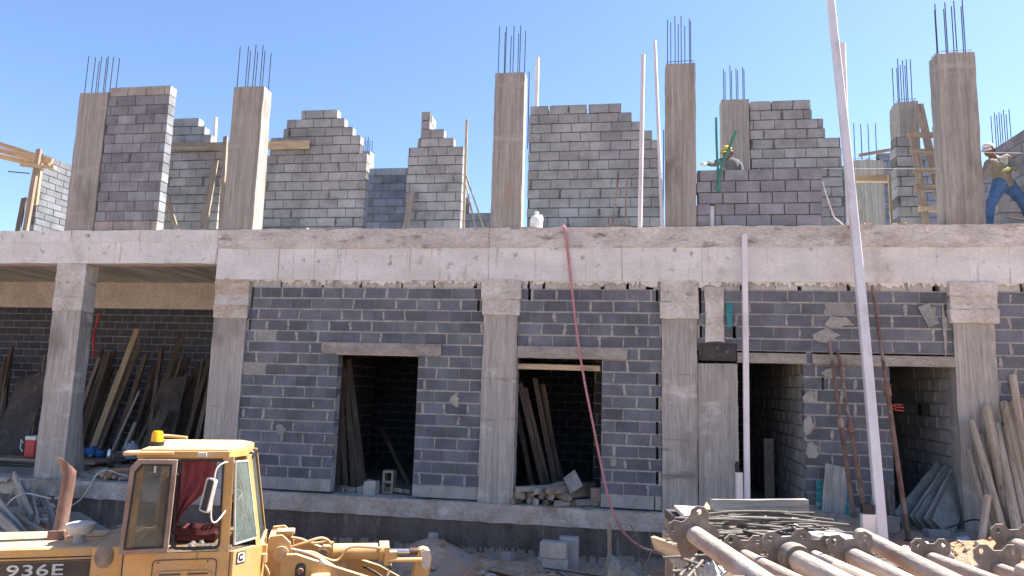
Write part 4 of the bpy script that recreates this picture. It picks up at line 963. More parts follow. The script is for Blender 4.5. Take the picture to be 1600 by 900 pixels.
# ------------------------------------------------------------------ hose, white pole, white post
m = MB(); hp = [at(872, 352, .35), at(879, 352.5, .1), at(882, 356, -.05), at(885, 375, -.07), at(889, 410, -.07), at(894, 455, -.08), at(899, 500, -.09), at(905, 545, -.10), at(914, 600, -.12), at(927, 665, -.15), at(940, 730, -.2), at(950, 775, -.28), at(960, 806, -.38), at(975, 832, -.6), at(995, 850, -.95), at(1020, 862, -1.2), at(1050, 866, -1.5)]
hp[0].z = SL+.03; hp[1].z = SL+.05
m.tube(curve_pts(hp, 5), .021, 10); tag(m.build('water_hose', m_hose, smooth=True), 'long pink hose hanging from the slab edge across the facade', 'hose')
p0 = atz(1379, 846, .06); p1 = at(1331.5, 352, -.17); d = p1-p0; p2 = p0+d*2.35
p0.z = ground_h(p0.x, p0.y)-.02
m = MB(); L = (p2-p0).length; n = 10; vs = []
for i in range(n+1):
    z = L*i/n; bow = .05*math.sin(math.pi*min(1, i/n*1.2))
    for a, b in ((-1, -.82), (-.82, -1), (.82, -1), (1, -.82), (1, .82), (.82, 1), (-.82, 1), (-1, .82)): vs.append((a*.066+bow*.4, b*.055-bow, z))
m.add(vs, [(i*8+k, i*8+(k+1) % 8, (i+1)*8+(k+1) % 8, (i+1)*8+k) for i in range(n) for k in range(8)]+[tuple(range(8))[::-1], tuple(n*8+k for k in range(8))])
o = m.build('tall_pole', m_pvc, mw=frame_z(p0, p2)); tag(o, 'very tall white square pole leaning on the slab edge at the right', 'pole')
p = atz(1359, 842, .06); t = thing('duct_piece', 'short upright white duct piece with a black top beside the tall pole', 'duct', (p.x, p.y, gz(p)-.01))
hh = .42; m = MB(); m.bbox((-.10, -.06, 0), (.10, .06, hh), .008); m.build('body', m_pvc, t, local=True)
m = MB(); m.rough((-.09, -.05, hh), (.06, .05, hh+.13), .05, .02, seed=2); m.build('black_top', m_black, t, local=True)
p0 = atz(1167, 790, .1); p1 = at(1163, 368, -.12); p0 = at(1167, 800, -.55); p0.z = ground_h(p0.x, p0.y)-.02
stick('white_post', 'slim white square post standing before the third doorway', 'post', p0, p1, .085, .085, m_pvc, warp=.002)
p = at(1155.5, 790, -.6); t = thing('pipe_stub', 'short white pipe with a black stopper beside the slim white post', 'pipe', (p.x, p.y, ground_h(p.x, p.y)-.02))
zt = at(1156, 738, -.6).z - t.location.z
m = MB(); m.tube([(0, 0, 0), (0, 0, zt)], .058, 14); m.build('body', m_pvc, t, local=True, smooth=True)
m = MB(); m.tube([(-.02, 0, zt-.01), (-.03, 0, zt+.1), (-.01, 0, zt+.16)], .035, 10); m.build('stopper', m_black, t, local=True, smooth=True)

# ------------------------------------------------------------------ ground before the middle of the facade
def on_ground(x, y, Y): p = at(x, y, Y); p.z = ground_h(p.x, p.y); return p
p = at(868, 866, -.95); z0 = min(ground_h(p.x-.15, -.95), ground_h(p.x+.15, -.95))-.01
def cb(label, x, y, z, rot, s=(.4, .2, .24)):
    m = MB(); m.bbox((-s[0]/2, -s[1]/2, 0), (s[0]/2, s[1]/2, s[2]), .012)
    tag(m.build('concrete_block', m_cblk, mw=Matrix.Translation((x, y, z)) @ Matrix.Rotation(rot, 4, 'Z')), label, 'block')
cb('lower block of the small stack on the dirt before the footing', p.x, -.97, z0, .04, (.40, .2, .2))
cb('upper block of the small stack on the dirt before the footing', p.x-.02, -.98, z0+.203, -.06, (.42, .2, .24))
cb('block standing behind the small stack on the dirt', p.x+.19, -.72, z0, .1, (.3, .2, .47))
p = on_ground(954, 880, -1.15); q = at(952, 815, -1.1); stick('wooden_stake', 'wooden stake driven upright into the dirt before the footing', 'stake', p-Vector((0, 0, .1)), q, .06, .035, m_wood2)
p, q = on_ground(848, 868, -1.1), on_ground(1012, 853, -1.2); p.z += .06; q.z += .10
b = MB(); b.tube([p, p.lerp(q, .5)+Vector((0, 0, -.02)), q], .01, 6); tag(b.build('rebar_rod', m_rebar, smooth=True), 'thin steel rod lying across the dirt by the small block stack', 'rod')
p, q = on_ground(762, 868, -1.3), on_ground(812, 880, -1.45); p.z += .03; q.z += .03
stick('timber_plank', 'weathered plank lying flat on the reddish dirt', 'plank', p, q, .16, .04, m_wood2, roll=1.57)
p, q = on_ground(945, 830, -.9), on_ground(985, 845, -1.2); p.z += .35; q.z += .02
cloth('grey-green crumpled cloth heap right of the wooden stake', at(940, 870, -1.7).x, at(1010, 870, -1.7).x, -2.1, -1.2, .34, m_tarp2, 'cloth_heap', .2, 5)
cloth('second cloth heap beside the crate of rods, darker and nearer', at(985, 885, -2.4).x, at(1040, 885, -2.4).x, -2.9, -2.1, .45, m_tarp2, 'cloth_heap', .22, 8)
cloth('brown sacking on the dirt between the stake and the crate', at(925, 885, -2.2).x, at(975, 885, -2.2).x, -2.5, -1.8, .2, m_tarp, 'sacking', .16, 11)
for i, (a, b) in enumerate((((985, 820), (998, 872)), ((1018, 845), (1004, 892)), ((940, 872), (1000, 896)), ((1010, 858), (1044, 880)))):
    p, q = at(*a, -1.35-.2*i), at(*b, -1.5-.25*i); m = MB(); m.tube(curve_pts([p, p.lerp(q, .5)+Vector((.05, 0, .03)), q]), .01, 6)
    tag(m.build('wire_piece', m_rod, smooth=True), 'bent steel wire piece sticking out of the cloth heaps', 'wire', 'wires in the cloth heaps')
for i in range(90):
    x, y = R_.uniform(420, 1040), R_.uniform(842, 905)
    Y = R_.uniform(-2.6, -.25); p = Vector((at(x, y, Y).x, Y, 0)); r = R_.uniform(.015, .04) if i % 6 else R_.uniform(.05, .08)
    p.z = ground_h(p.x, p.y)+r*.2; m = MB(); blob(m, p, r, 0, 7, .6)
    tag(m.build('loose_stone', m_rubble if i % 5 == 0 else m_dirt if i % 5 < 4 else m_foot), 'loose stone lying on the dirt before the footing', 'stone', 'stones on the dirt before the footing')
for i in range(14):
    p = on_ground(R_.uniform(560, 930), R_.uniform(846, 890), R_.uniform(-1.9, -.5)); s_ = R_.uniform(.06, .13)
    m = MB(); m.rough((-s_, -s_*.6, -.02), (s_, s_*.6, s_*1.1), .05, .018, seed=i*5, sc=7)
    tag(m.build('broken_block', m_foot if i % 2 else m_cblk, mw=Matrix.Translation(p) @ Matrix.Rotation(R_.uniform(0, 3), 4, 'Z') @ Matrix.Rotation(R_.uniform(-.4, .4), 4, 'X')), 'broken block piece lying on the reddish dirt before the footing', 'block', 'broken blocks on the dirt')
for i in range(9):
    p = on_ground(R_.uniform(680, 940), R_.uniform(856, 892), R_.uniform(-2.1, -.9)); an = R_.uniform(0, 3.1); L = R_.uniform(.15, .4); p.z += .02
    stick('scrap_batten', 'short scrap batten lying on the reddish dirt', 'batten', p, p+Vector((math.cos(an)*L, math.sin(an)*L, .02)), .02, .06, m_wood2, group='scrap battens on the dirt')
for i in range(16):
    p = on_ground(R_.uniform(742, 795), 892, R_.uniform(-2.2, -1.5)); m = MB(); blob(m, p+Vector((0, 0, .04)), R_.uniform(.05, .1), 0, 7, .6)
    tag(m.build('rubble_lump', m_cblk), 'bluish-grey rubble lump in the heap below the flat plank', 'rubble', 'rubble below the flat plank')
# sunlit rubble at the right
for i, (x, y, r) in enumerate(((1415, 846, .14), (1425, 856, .12), (1437, 850, .13), (1448, 855, .16), (1444, 840, .12), (1424, 866, .16), (1440, 866, .12), (1455, 846, .10), (1468, 844, .12), (1480, 848, .08))):
    p = atz(x, y, .25); p.z = ground_h(p.x, p.y)+r*.45; m = MB(); blob(m, p, r, 0, 7, .8)
    tag(m.build('concrete_chunk', m_rubble), 'sunlit grey concrete chunk behind the steel props', 'chunk', 'concrete chunks behind the steel props')
for i in range(60):
    p = atz(R_.uniform(1395, 1580), R_.uniform(842, 880), .2); r = R_.uniform(.02, .055); p.z = ground_h(p.x, p.y)+r*.3; m = MB(); blob(m, p, r, 0, 6, .7)
    tag(m.build('sand_clod', m_dirt if i % 3 else m_rubble), 'small clod on the sunlit sand behind the steel props', 'clod', 'clods on the sunlit sand')
for i, (x, y, r) in enumerate(((1540, 862, .16), (1528, 866, .14), (1552, 868, .15), (1535, 876, .12))):
    p = atz(x, y, .35); p.z = ground_h(p.x, p.y)+r*.8; m = MB(); blob(m, p, r, 0, 8, .85)
    tag(m.build('concrete_chunk', m_rubble), 'large pale concrete chunk behind the rightmost props', 'chunk', 'pale chunks behind the rightmost props')

# ------------------------------------------------------------------ crate of rods
CZ = 1.12
ca = atw(1046, 838, 4.5); cd = RT.copy(); cd.z = 0; cd.normalize(); cb_ = Vector((-cd.y, cd.x, 0))
CM = Matrix.Translation((ca.x, ca.y, 0)) @ Matrix((cd, cb_, Vector((0, 0, 1)))).transposed().to_4x4()
gcz = .3
t = thing('timber_crate', 'pale timber crate heaped with thin steel rods', 'crate', mw=CM @ Matrix.Translation((.7, .1, gcz)))
def cbx(nm, lo, hi, mat):
    m = MB(); m.bbox((lo[0]-.7, lo[1]-.1, lo[2]-gcz), (hi[0]-.7, hi[1]-.1, hi[2]-gcz), .006); return m.build(nm, mat, t, local=True)
cbx('deck', (.15, -.75, CZ-.07), (1.2, .85, CZ-.01), m_ply)  # deck coloured dark to stand in for shade between the rods
for x0 in (.15, 1.14):
    for y0 in (-.72, .78): cbx('corner_post', (x0, y0, gcz), (x0+.06, y0+.06, CZ-.072), m_wood2)
for z in (.42, .80): cbx('side_board', (.122, -.7, z), (.147, .8, z+.18), m_woodg)
for z in (.42, .76): cbx('front_board', (.152, -.748, z), (1.2, -.722, z+.18), m_woodg)
p, q = atw(1022, 848, 4.3), atw(1069, 864, 3.9); stick('pale_plank', 'pale sawn plank sticking out left of the rod crate', 'plank', p, q, .075, .025, m_wood)
p, q = atz(1113, 806, CZ+.09), atz(1263, 804, CZ+.09)
stick('edge_board', 'wide grey board standing on edge behind the rods', 'board', p+Vector((0, .03, 0)), q+Vector((0, .03, 0)), .19, .04, m_woodg)
m = MB(); a, b, c, d = [CM @ Vector(v) for v in ((.13, -.5, CZ+.035), (.52, -.45, CZ+.035), (.47, .7, CZ+.035), (.2, .75, CZ+.035))]
vs = [a, b, c, d]+[v-Vector((0, 0, .03)) for v in (a, b, c, d)]
m.add(vs, [(0, 1, 2, 3), (7, 6, 5, 4), (0, 4, 5, 1), (1, 5, 6, 2), (2, 6, 7, 3), (3, 7, 4, 0)])
tag(m.build('cover_board', m_pale), 'pale board lying at the left end of the crate top', 'board')
for i, (a, b, w_) in enumerate((((1100, 806), (1106, 791), .05), ((1104, 800), (1118, 796), .04), ((1120, 806), (1123, 788), .03), ((1148, 798), (1168, 800), .05), ((1088, 804), (1112, 804), .035))):
    stick('timber_offcut', 'small sunlit timber offcut on the crate beside the edge board', 'offcut', atz(*a, CZ+.04+.02*i), atw(*b, 4.9), w_, .03, m_wood, group='timber offcuts on the crate')
RODS = [(545, 90, 690, 70), (660, 75, 1080, 185), (560, 150, 900, 210), (600, 160, 780, 210), (690, 245, 1260, 145), (570, 225, 1000, 245), (560, 265, 900, 310), (600, 300, 1000, 420), (800, 425, 1000, 450), (520, 320, 800, 330), (720, 290, 1400, 300), (900, 315, 1420, 290), (530, 345, 850, 330), (700, 200, 1080, 200), (1100, 170, 1330, 250), (1290, 205, 1600, 350), (1350, 350, 1600, 400), (500, 290, 760, 270), (620, 130, 900, 180),
        (480, 240, 1100, 215), (520, 200, 1200, 270), (640, 340, 1300, 330), (560, 380, 1010, 395), (600, 235, 1420, 255), (700, 130, 1290, 235), (520, 360, 1250, 365), (760, 395, 1390, 350), (610, 180, 1000, 165)]
grp = 'thin steel rods heaped on the crate'
for i, (x0, y0, x1, y1) in enumerate(RODS):
    zz = CZ+.012+.016*(i % 6)
    p, q = atz(1020+x0/5.333, 780+y0/5.333, zz), atz(1020+x1/5.333, 780+y1/5.333, zz+R_.uniform(0, .03))
    m = MB(); mid = p.lerp(q, R_.uniform(.35, .65))+Vector((R_.uniform(-.02, .02), R_.uniform(-.03, .03), R_.uniform(-.01, .02))); r = R_.choice([.007, .008, .009, .011])
    m.tube(curve_pts([p, mid, q]), r, 8)
    lab = 'pale straight rod jutting out at the right of the crate' if i == 15 else 'dusty thin steel rod in the tangle on the crate'
    tag(m.build('steel_rod', m_rod, smooth=True), lab, 'rod', None if i == 15 else grp)
for i in range(105):
    yy = R_.uniform(803, 868); c = atz(R_.uniform(1145, 1225+(yy-803)*1.1), yy, CZ+.01+R_.uniform(0, .05+.12*max(0, (845-yy)/42))); an = R_.gauss(.0, .3) if R_.random() < .7 else R_.uniform(-1.2, 1.2); L = R_.uniform(.3, .8)
    v = (cd*math.cos(an)+cb_*math.sin(an))*L/2; v.z = R_.uniform(-.02, .03); m = MB(); m.tube(curve_pts([c-v, c+Vector((0, 0, R_.uniform(-.01, .02))), c+v]), R_.choice([.005, .007, .009]), 8)
    tag(m.build('steel_rod', m_rod, smooth=True), 'dusty thin steel rod in the tangle on the crate', 'rod', grp)
for i, (x, y) in enumerate(((545, 85), (655, 70), (770, 210), (575, 205), (1085, 140), (1060, 245), (940, 310), (1250, 260), (1410, 225), (1330, 255), (1200, 205), (1290, 330), (1430, 330), (1560, 440))):
    c = atz(1020+x/5.333, 780+y/5.333, CZ+.05); m = MB(); M4 = Matrix.Translation(c) @ Matrix.Rotation(R_.uniform(0, 3), 4, 'Z') @ Matrix.Rotation(R_.uniform(0, 1.5), 4, 'X')
    m.lathe([(.022, -.02), (.026, -.02), (.026, .02), (.022, .02), (.022, -.02)], 12, mat=M4, caps=False); m.box((.022, -.012, -.015), (.05, .012, .015), mat=M4); m.tube([M4 @ Vector((.045, -.03, 0)), M4 @ Vector((.045, .03, 0))], .006, 6)
    tag(m.build('rod_clamp', m_rod), 'small steel clamp lying among the thin rods', 'clamp', 'clamps among the thin rods')
m = MB(); m.tube(curve_pts([atz(1240, 828, CZ+.08), atz(1243, 822, CZ+.1), atz(1240, 834, CZ+.07), atz(1228, 836, CZ+.06)]), .015, 10); tag(m.build('bent_pipe', m_bowl, smooth=True), 'short bent pale pipe on top of the thin rods', 'pipe')
for i, (a, b) in enumerate((((1050, 893), (1078, 890)), ((1062, 900), (1088, 866)), ((1072, 905), (1098, 876)), ((1088, 905), (1078, 876)), ((1064, 872), (1098, 884)))):
    m = MB(); m.tube([atw(*a, 3.5), atw(*b, 3.75)], .008, 8); tag(m.build('steel_rod', m_rod, smooth=True), 'loose rod hanging down beside the crate corner', 'rod', 'loose rods at the crate corner')
m = MB(); n = 22
for j in range(n+1):
    for i in range(n+1):
        u, v = i/n, j/n; X, Y = -.22+.95*u, -1.35+.62*v
        e = min(1, min(u, 1-u)*4)*min(1, v*2.2)
        h = .8*e*(1-.55*u)+.14*noise.noise(Vector((X*6, Y*6, 2)))+.07*noise.noise(Vector((X*16, Y*16, 5)))
        c = CM @ Vector((X, Y, 0)); m.v.append((c.x, c.y, ground_h(c.x, c.y)-.05+max(0, h)))
for j in range(n):
    for i in range(n): m.f.append((j*(n+1)+i, j*(n+1)+i+1, (j+1)*(n+1)+i+1, (j+1)*(n+1)+i)); m.m.append(0); m.c.append((1, 1, 1))
heap_ = m; tag(m.build('rubble_heap', m_rubble), 'pale heap of cement rubble against the left front of the rod crate', 'rubble', kind='stuff')
for i in range(46):
    v = Vector(R_.choice(heap_.v)); m = MB(); blob(m, v+Vector((0, 0, .015)), R_.uniform(.02, .06), 0, 7, .7)
    tag(m.build('rubble_lump', m_rubble if i % 3 else m_pale), 'pale rubble lump on the heap against the rod crate', 'rubble', 'rubble lumps on the heap by the rod crate')
for i in range(16):
    v = Vector(R_.choice(heap_.v)); an = R_.uniform(0, 6.3); L = R_.uniform(.1, .3); d_ = Vector((math.cos(an)*L, math.sin(an)*L, R_.uniform(-.02, .14)))
    if i % 2: stick('timber_offcut', 'pale timber offcut lying on the rubble heap by the rod crate', 'offcut', v, v+d_, .04, .02, m_pale, group='offcuts on the rubble heap')
    else:
        m = MB(); m.tube([v, v+d_], .008, 8); tag(m.build('steel_rod', m_rod, smooth=True), 'short rod lying on the rubble heap by the rod crate', 'rod', 'rods on the rubble heap')
# scrap standing against the front of the crate below the rods
for i in range(14):
    c = CM @ Vector((R_.uniform(.02, 1.1), R_.uniform(-1.0, -.76), 0)); z = R_.uniform(.75, 1.02)
    stick('timber_offcut', 'pale timber offcut standing against the front of the crate', 'offcut', Vector((c.x, c.y-.12, ground_h(c.x, c.y))), Vector((c.x+R_.uniform(-.1, .1), c.y, z)), R_.uniform(.05, .12), .03, m_wood if i % 2 else m_woodg, group='offcuts against the front of the crate')

# ------------------------------------------------------------------ steel props in the foreground
def plate_outline(w_, h_):
    o = [(-w_, -h_*.8), (-w_*.55, -h_), (0, -h_*.82), (w_*.55, -h_), (w_, -h_*.8), (w_*.95, -.2*h_), (w_*.8, 0), (w_, .3*h_), (w_, h_*.75), (w_*.75, h_), (w_*.45, h_), (w_*.2, h_*.72), (-w_*.2, h_*.72), (-w_*.45, h_), (-w_*.75, h_), (-w_, h_*.75), (-w_, .3*h_), (-w_*.8, 0), (-w_*.95, -.2*h_)]
    def hole(cx, cy, r, start): return [(cx+r*math.cos(start-2*math.pi*k/10), cy+r*math.sin(start-2*math.pi*k/10)) for k in range(11)]
    out = []
    for u, v in o:
        out.append((u, v))
        if (u, v) == (w_, h_*.75): out += hole(w_*.68, h_*.68, .011, .15)+[(w_, h_*.75)]
        if (u, v) == (-w_, h_*.75): out += hole(-w_*.68, h_*.68, .011, math.pi-.15)+[(-w_, h_*.75)]
    return out
PIPES = [((1086, 836), (1178, 900), 2.75, .035, .085, 'nearest-left thick dusty prop with a tilted end plate'), ((1163, 871), (1222, 900), 2.6, .029, .075, 'reddish prop second from the left'), ((1233, 869), (1292, 900), 2.5, .037, .085, 'thick prop with a round collar, third from the left'),
         ((1272, 869), (1326, 893), 2.65, .023, .075, 'thin pale prop right of the collared one'), ((1345, 838), (1466, 900), 3.0, .035, 0, 'long thick prop without an end plate lying on top'), ((1333, 870), (1394, 900), 2.6, .032, .08, 'prop half under the long plateless one'),
         ((1456, 875), (1522, 900), 2.75, .030, .075, 'prop whose square plate stands before the concrete chunks'), ((1561, 890), (1600, 904), 2.6, .024, .085, 'thin prop second from the right with a wide plate'), ((1588, 854), (1640, 874), 2.9, .035, .085, 'thick prop at the right edge with a wavy plate'), ((1594, 891), (1640, 908), 2.5, .022, 0, 'thin plateless prop in the lower right corner'),
         ((1308, 892), (1340, 906), 2.35, .03, 0, 'short visible prop end low between the collared and the thin prop')]
for i, (f, n_, w_, r, pl, lab) in enumerate(PIPES):
    p = atw(*f, w_); q = atz(*n_, p.z) if n_[1] > 880 or True else None
    dirv = (q-p).normalized(); L = 2.0
    mw = frame_z(p, p+dirv*L)
    t = thing('steel_prop', lab, 'prop', mw=mw)
    m = MB(); nseg = 14
    m.tube([(0, 0, L*k/nseg) for k in range(nseg+1)], [r*(1+R_.uniform(-.02, .02)) for k in range(nseg+1)], 18, caps=True); m.build('outer_tube', m_prop, t, local=True, smooth=True)
    if pl:
        up = mw.to_3x3().inverted() @ Vector((0, 0, 1)); an = math.atan2(up.y, up.x)-math.pi/2 + [.55, -.05, .1, -.1, 0, .15, 0, 0, .05, 0, 0][i]
        rot = Matrix.Rotation(an, 4, 'Z'); m = MB()
        m.prism(plate_outline(pl*1.05, pl*.9), lambda u, v, k: rot @ Vector((u, v+.012, (-.008, 0)[k])))
        m.build('end_plate', m_plate, t, local=True)
    if i == 2:
        m = MB(); m.lathe([(r*1.02, .02), (r*1.45, .02), (r*1.5, .05), (r*1.4, .075), (r*1.02, .075)], 20, caps=False); m.build('collar', m_plate, t, local=True, smooth=True)
    if i in (0, 5): 
        m = MB(); m.tube([(0, -r*2.2, .62), (0, r*2.2, .62)], .008, 8); m.build('locking_pin', m_rod, t, local=True, smooth=True)
# trestle that carries the props
for i, w_ in enumerate((2.05, 1.25)):
    a, b = atz(1000, 1400, 1.24) if 0 else EYE+FW*w_+RT*(.45*w_/2.05), EYE+FW*w_+RT*2.4; a.z = b.z = 1.22+.0
    t = thing('timber_trestle', ['timber trestle under the far part of the props', 'timber trestle under the near part of the props'][i], 'trestle', (a.x, a.y, .3))
    for nm, P0, Q0, w1, t1 in (('crossbeam', a, b, .1, .1), ('leg', Vector((a.x, a.y, .3)), a-Vector((0, 0, .06)), .1, .1), ('leg', Vector((b.x, b.y, .3)), b-Vector((0, 0, .06)), .1, .1)): part_stick(nm, P0, Q0, w1, t1, m_wood2, t)
# bits lying among the props
for i in range(30):
    c = atw(R_.uniform(1180, 1560), R_.uniform(872, 905), 2.75); c.z = R_.uniform(1.22, 1.3); m = MB(); blob(m, c, R_.uniform(.012, .035), 0, 7, .7)
    tag(m.build('cement_crumb', m_rubble), 'crumb of cement among the foreground props', 'crumb', 'cement crumbs among the props')
m = MB(); m.bbox((-.12, -.1, 0), (.12, .1, .1), .01); c = atz(1296, 864, CZ+.01)
tag(m.build('grey_block', m_cblk, mw=Matrix.Translation((c.x, c.y, c.z)) @ Matrix.Rotation(.5, 4, 'Z')), 'small grey block behind the thin pale prop', 'block')

# ------------------------------------------------------------------ wheel loader (local x = forward, y = its left, z = up)
LO = Vector((-5.3628, -4.1153, -1.95)); LMW = Matrix.Translation(LO) @ Matrix.Rotation(math.radians(24), 4, 'Z')
LD = thing('wheel_loader', 'dusty yellow wheel loader with an open cab door and cracked front corner glass', 'loader', mw=LMW)
def lp(nm, m, mat, par=LD, smooth=False): return m.build(nm, mat, par, local=True, smooth=smooth)
def quadpane(P1, P2, P3, P4, inset, th):         # frame round four corners: (outer corners, inner corners, normal)
    P_ = [Vector(p) for p in (P1, P2, P3, P4)]; c = sum(P_, Vector())/4
    n = (P_[1]-P_[0]).cross(P_[3]-P_[0]).normalized()
    inn = [p+(c-p).normalized()*inset*1.35 for p in P_]
    return P_, inn, n*th
def frame_mesh(m, P_, inn, n, mi=0):
    vs = P_+inn+[p+n for p in P_]+[p+n for p in inn]; F = []
    for i in range(4):
        j = (i+1) % 4; F += [(i, j, 4+j, 4+i), (8+i, 12+i, 12+j, 8+j), (i, 8+i, 8+j, j), (4+i, 4+j, 12+j, 12+i)]
    m.add(vs, F, mi)
def slab4(m, P_, n): m.add([Vector(p) for p in P_]+[Vector(p)+n for p in P_], [(0, 1, 2, 3), (7, 6, 5, 4), (0, 4, 5, 1), (1, 5, 6, 2), (2, 6, 7, 3), (3, 7, 4, 0)])
# engine hood
m = MB(); m.bbox((-3.4, -.47, 1.0), (-.76, .47, 2.03), .018); hood = lp('engine_hood', m, m_yel)
m = MB(); m.bbox((-3.41, -.478, 1.885), (-.75, -.4695, 1.895), .002); m.bbox((-3.41, -.474, 1.918), (-.75, -.4695, 1.932), .002); lp('hood_groove', m, m_black, hood)
m = MB(); m.box((-2.9, -.476, 1.35), (-.79, -.4705, 1.878)); dec = lp('model_panel', m, m_dkbrown, hood)
m = MB(); m.bbox((-1.2, .05, 2.03), (-.8, .38, 2.045), .005); m.bbox((-1.19, .1, 2.045), (-1.0, .13, 2.06), .004); lp('hood_hatch', m, m_yel, hood)
def text_mesh(nm, body, par, mat, size, mw, width=None, bold=.012):
    cu = bpy.data.curves.new('lettering', 'FONT'); cu.body = body; cu.size = size; cu.extrude = .003; cu.offset = bold; cu.align_x = 'LEFT'; cu.space_character = 1.08
    tmp = bpy.data.objects.new('lettering', cu); COL.objects.link(tmp)
    dg = bpy.context.evaluated_depsgraph_get(); me = bpy.data.meshes.new_from_object(tmp.evaluated_get(dg))
    bpy.data.objects.remove(tmp); bpy.data.curves.remove(cu)
    xs = [v.co.x for v in me.vertices]; k = (width/(max(xs)-min(xs))) if width else 1; x0 = min(xs)
    me.transform(mw @ Matrix.Diagonal((k, 1, 1, 1)) @ Matrix.Translation((-x0, 0, 0)))
    me.materials.clear(); me.materials.append(mat); me.name = nm
    o = bpy.data.objects.new(nm, me); COL.objects.link(o); o.parent = par; return o
TX = Matrix.Rotation(math.pi/2, 4, 'X')
text_mesh('model_lettering', '936E', dec, m_letter, .168, Matrix.Translation((-1.60, -.477, 1.738)) @ TX, .55, .002)
# exhaust and pre-cleaner
m = MB(); m.bbox((-1.37, -.085, 2.028), (-1.19, .085, 2.14), .01); seg = 20
vs, F = [], []; rings = [(-1.265, 2.10, .088, 0, 0), (-1.265, 2.14, .08, 0, 0), (-1.262, 2.17, .072, 0, 0), (-1.232, 2.735, .072, 0, 0), (-1.235, 2.79, .074, 0, .012), (-1.285, 2.885, .105, 0, -.07)]
for cx, cz, r, _, sh in rings:
    for k in range(seg):
        a = 2*math.pi*k/seg; ry = min(r, .076) if sh < 0 else r
        vs.append((cx+r*math.cos(a), ry*math.sin(a), cz+sh*math.cos(a)-(.05*math.sin(a) if sh < 0 else 0)))
n = len(rings)
F = [(i*seg+k, i*seg+(k+1) % seg, (i+1)*seg+(k+1) % seg, (i+1)*seg+k) for i in range(n-1) for k in range(seg)]
inner_ = []
for cx, cz, r, _, sh in rings[:2:-1]:
    for k in range(seg):
        a = 2*math.pi*k/seg; ry = min(r, .076) if sh < 0 else r; vs.append((cx+(r-.006)*math.cos(a), (ry-.006)*math.sin(a), cz+sh*math.cos(a)-(.05*math.sin(a) if sh < 0 else 0)))
b = n*seg
F += [((n-1)*seg+k, (n-1)*seg+(k+1) % seg, b+(k+1) % seg, b+k) for k in range(seg)]
F += [(b+i*seg+k, b+i*seg+(k+1) % seg, b+(i+1)*seg+(k+1) % seg, b+(i+1)*seg+k) for i in range(2) for k in range(seg)]+[tuple(b+2*seg+k for k in range(seg))]
m.add(vs, F); lp('exhaust_pipe', m, m_exh, smooth=True)
m = MB(); T = Matrix.Translation((-1.0, -.2, 0))
m.lathe([(.065, 2.028), (.065, 2.05), (.055, 2.06), (.06, 2.11), (.125, 2.125), (.15, 2.20), (.155, 2.215), (.15, 2.235), (.10, 2.25), (.0001, 2.255)], 24, mat=T); lp('air_precleaner', m, m_bowl, smooth=True)
# body between hood and cab, lower cab panels
m = MB(); m.bbox((-.745, -.62, 1.0), (-.42, .62, 2.055), .012); body = lp('rear_body', m, m_yel)
m = MB(); m.lathe([(.085, 0), (.095, .012), (.06, .03), (.0001, .034)], 18, mat=Matrix.Translation((-.62, -.622, 1.95)) @ Matrix.Rotation(math.pi/2, 4, 'X') @ Matrix.Diagonal((1, 1.3, 1, 1)), caps=False); lp('grey_reflector', m, m_plate, body, smooth=True)
m = MB(); m.tube([(-.70, .2, 2.06), (-.70, .2, 2.12), (-.55, .3, 2.12), (-.50, .3, 2.06)], .012, 8); lp('grab_handle', m, m_trim, body)
cab = MB()
cab.prism([(-.41, -.75), (.74, -.75), (1.02, -.45), (1.02, .45), (.74, .75), (-.41, .75)], lambda u, v, k: Vector((u, v, (1.15, 1.995)[k])))
cab = lp('cab_base', cab, m_yel)
m = MB(); m.box((-.405, -.757, 1.16), (-.395, -.752, 1.99)); m.box((.70, -.757, 1.16), (.708, -.752, 1.99)); lp('panel_seam', m, m_black, cab)
def rr(x0, x1, z0, z1, r, n=5):
    o = []
    for cx, cz, a0 in ((x1-r, z1-r, 0), (x0+r, z1-r, 90), (x0+r, z0+r, 180), (x1-r, z0+r, 270)):
        for k in range(n+1): a = math.radians(a0+90*k/n); o.append((cx+r*math.cos(a), cz+r*math.sin(a)))
    return o
m = MB(); m.ring(rr(-.10, .57, 1.30, 1.925, .05), rr(-.092, .562, 1.308, 1.917, .045), lambda u, v, k: Vector((u, (-.758, -.749)[k], v)), 1)
m.prism(rr(-.05, .52, 1.35, 1.80, .05), lambda u, v, k: Vector((u, (-.765, -.749)[k], v)), 0)
for z in (1.76, 1.71, 1.66, 1.61):
    m.box((-.02, -.772, z), (.20, -.764, z+.016), 1); m.box((.27, -.772, z), (.49, -.764, z+.016), 1)
for x, z in ((-.04, 1.895), (.47, 1.895)): m.lathe([(.010, 0), (.010, .006)], 8, 1, mat=Matrix.Translation((x, -.75, z)) @ Matrix.Rotation(math.pi/2, 4, 'X'))
m.build('access_panel', [m_yel, m_dkbrown], cab, local=True)
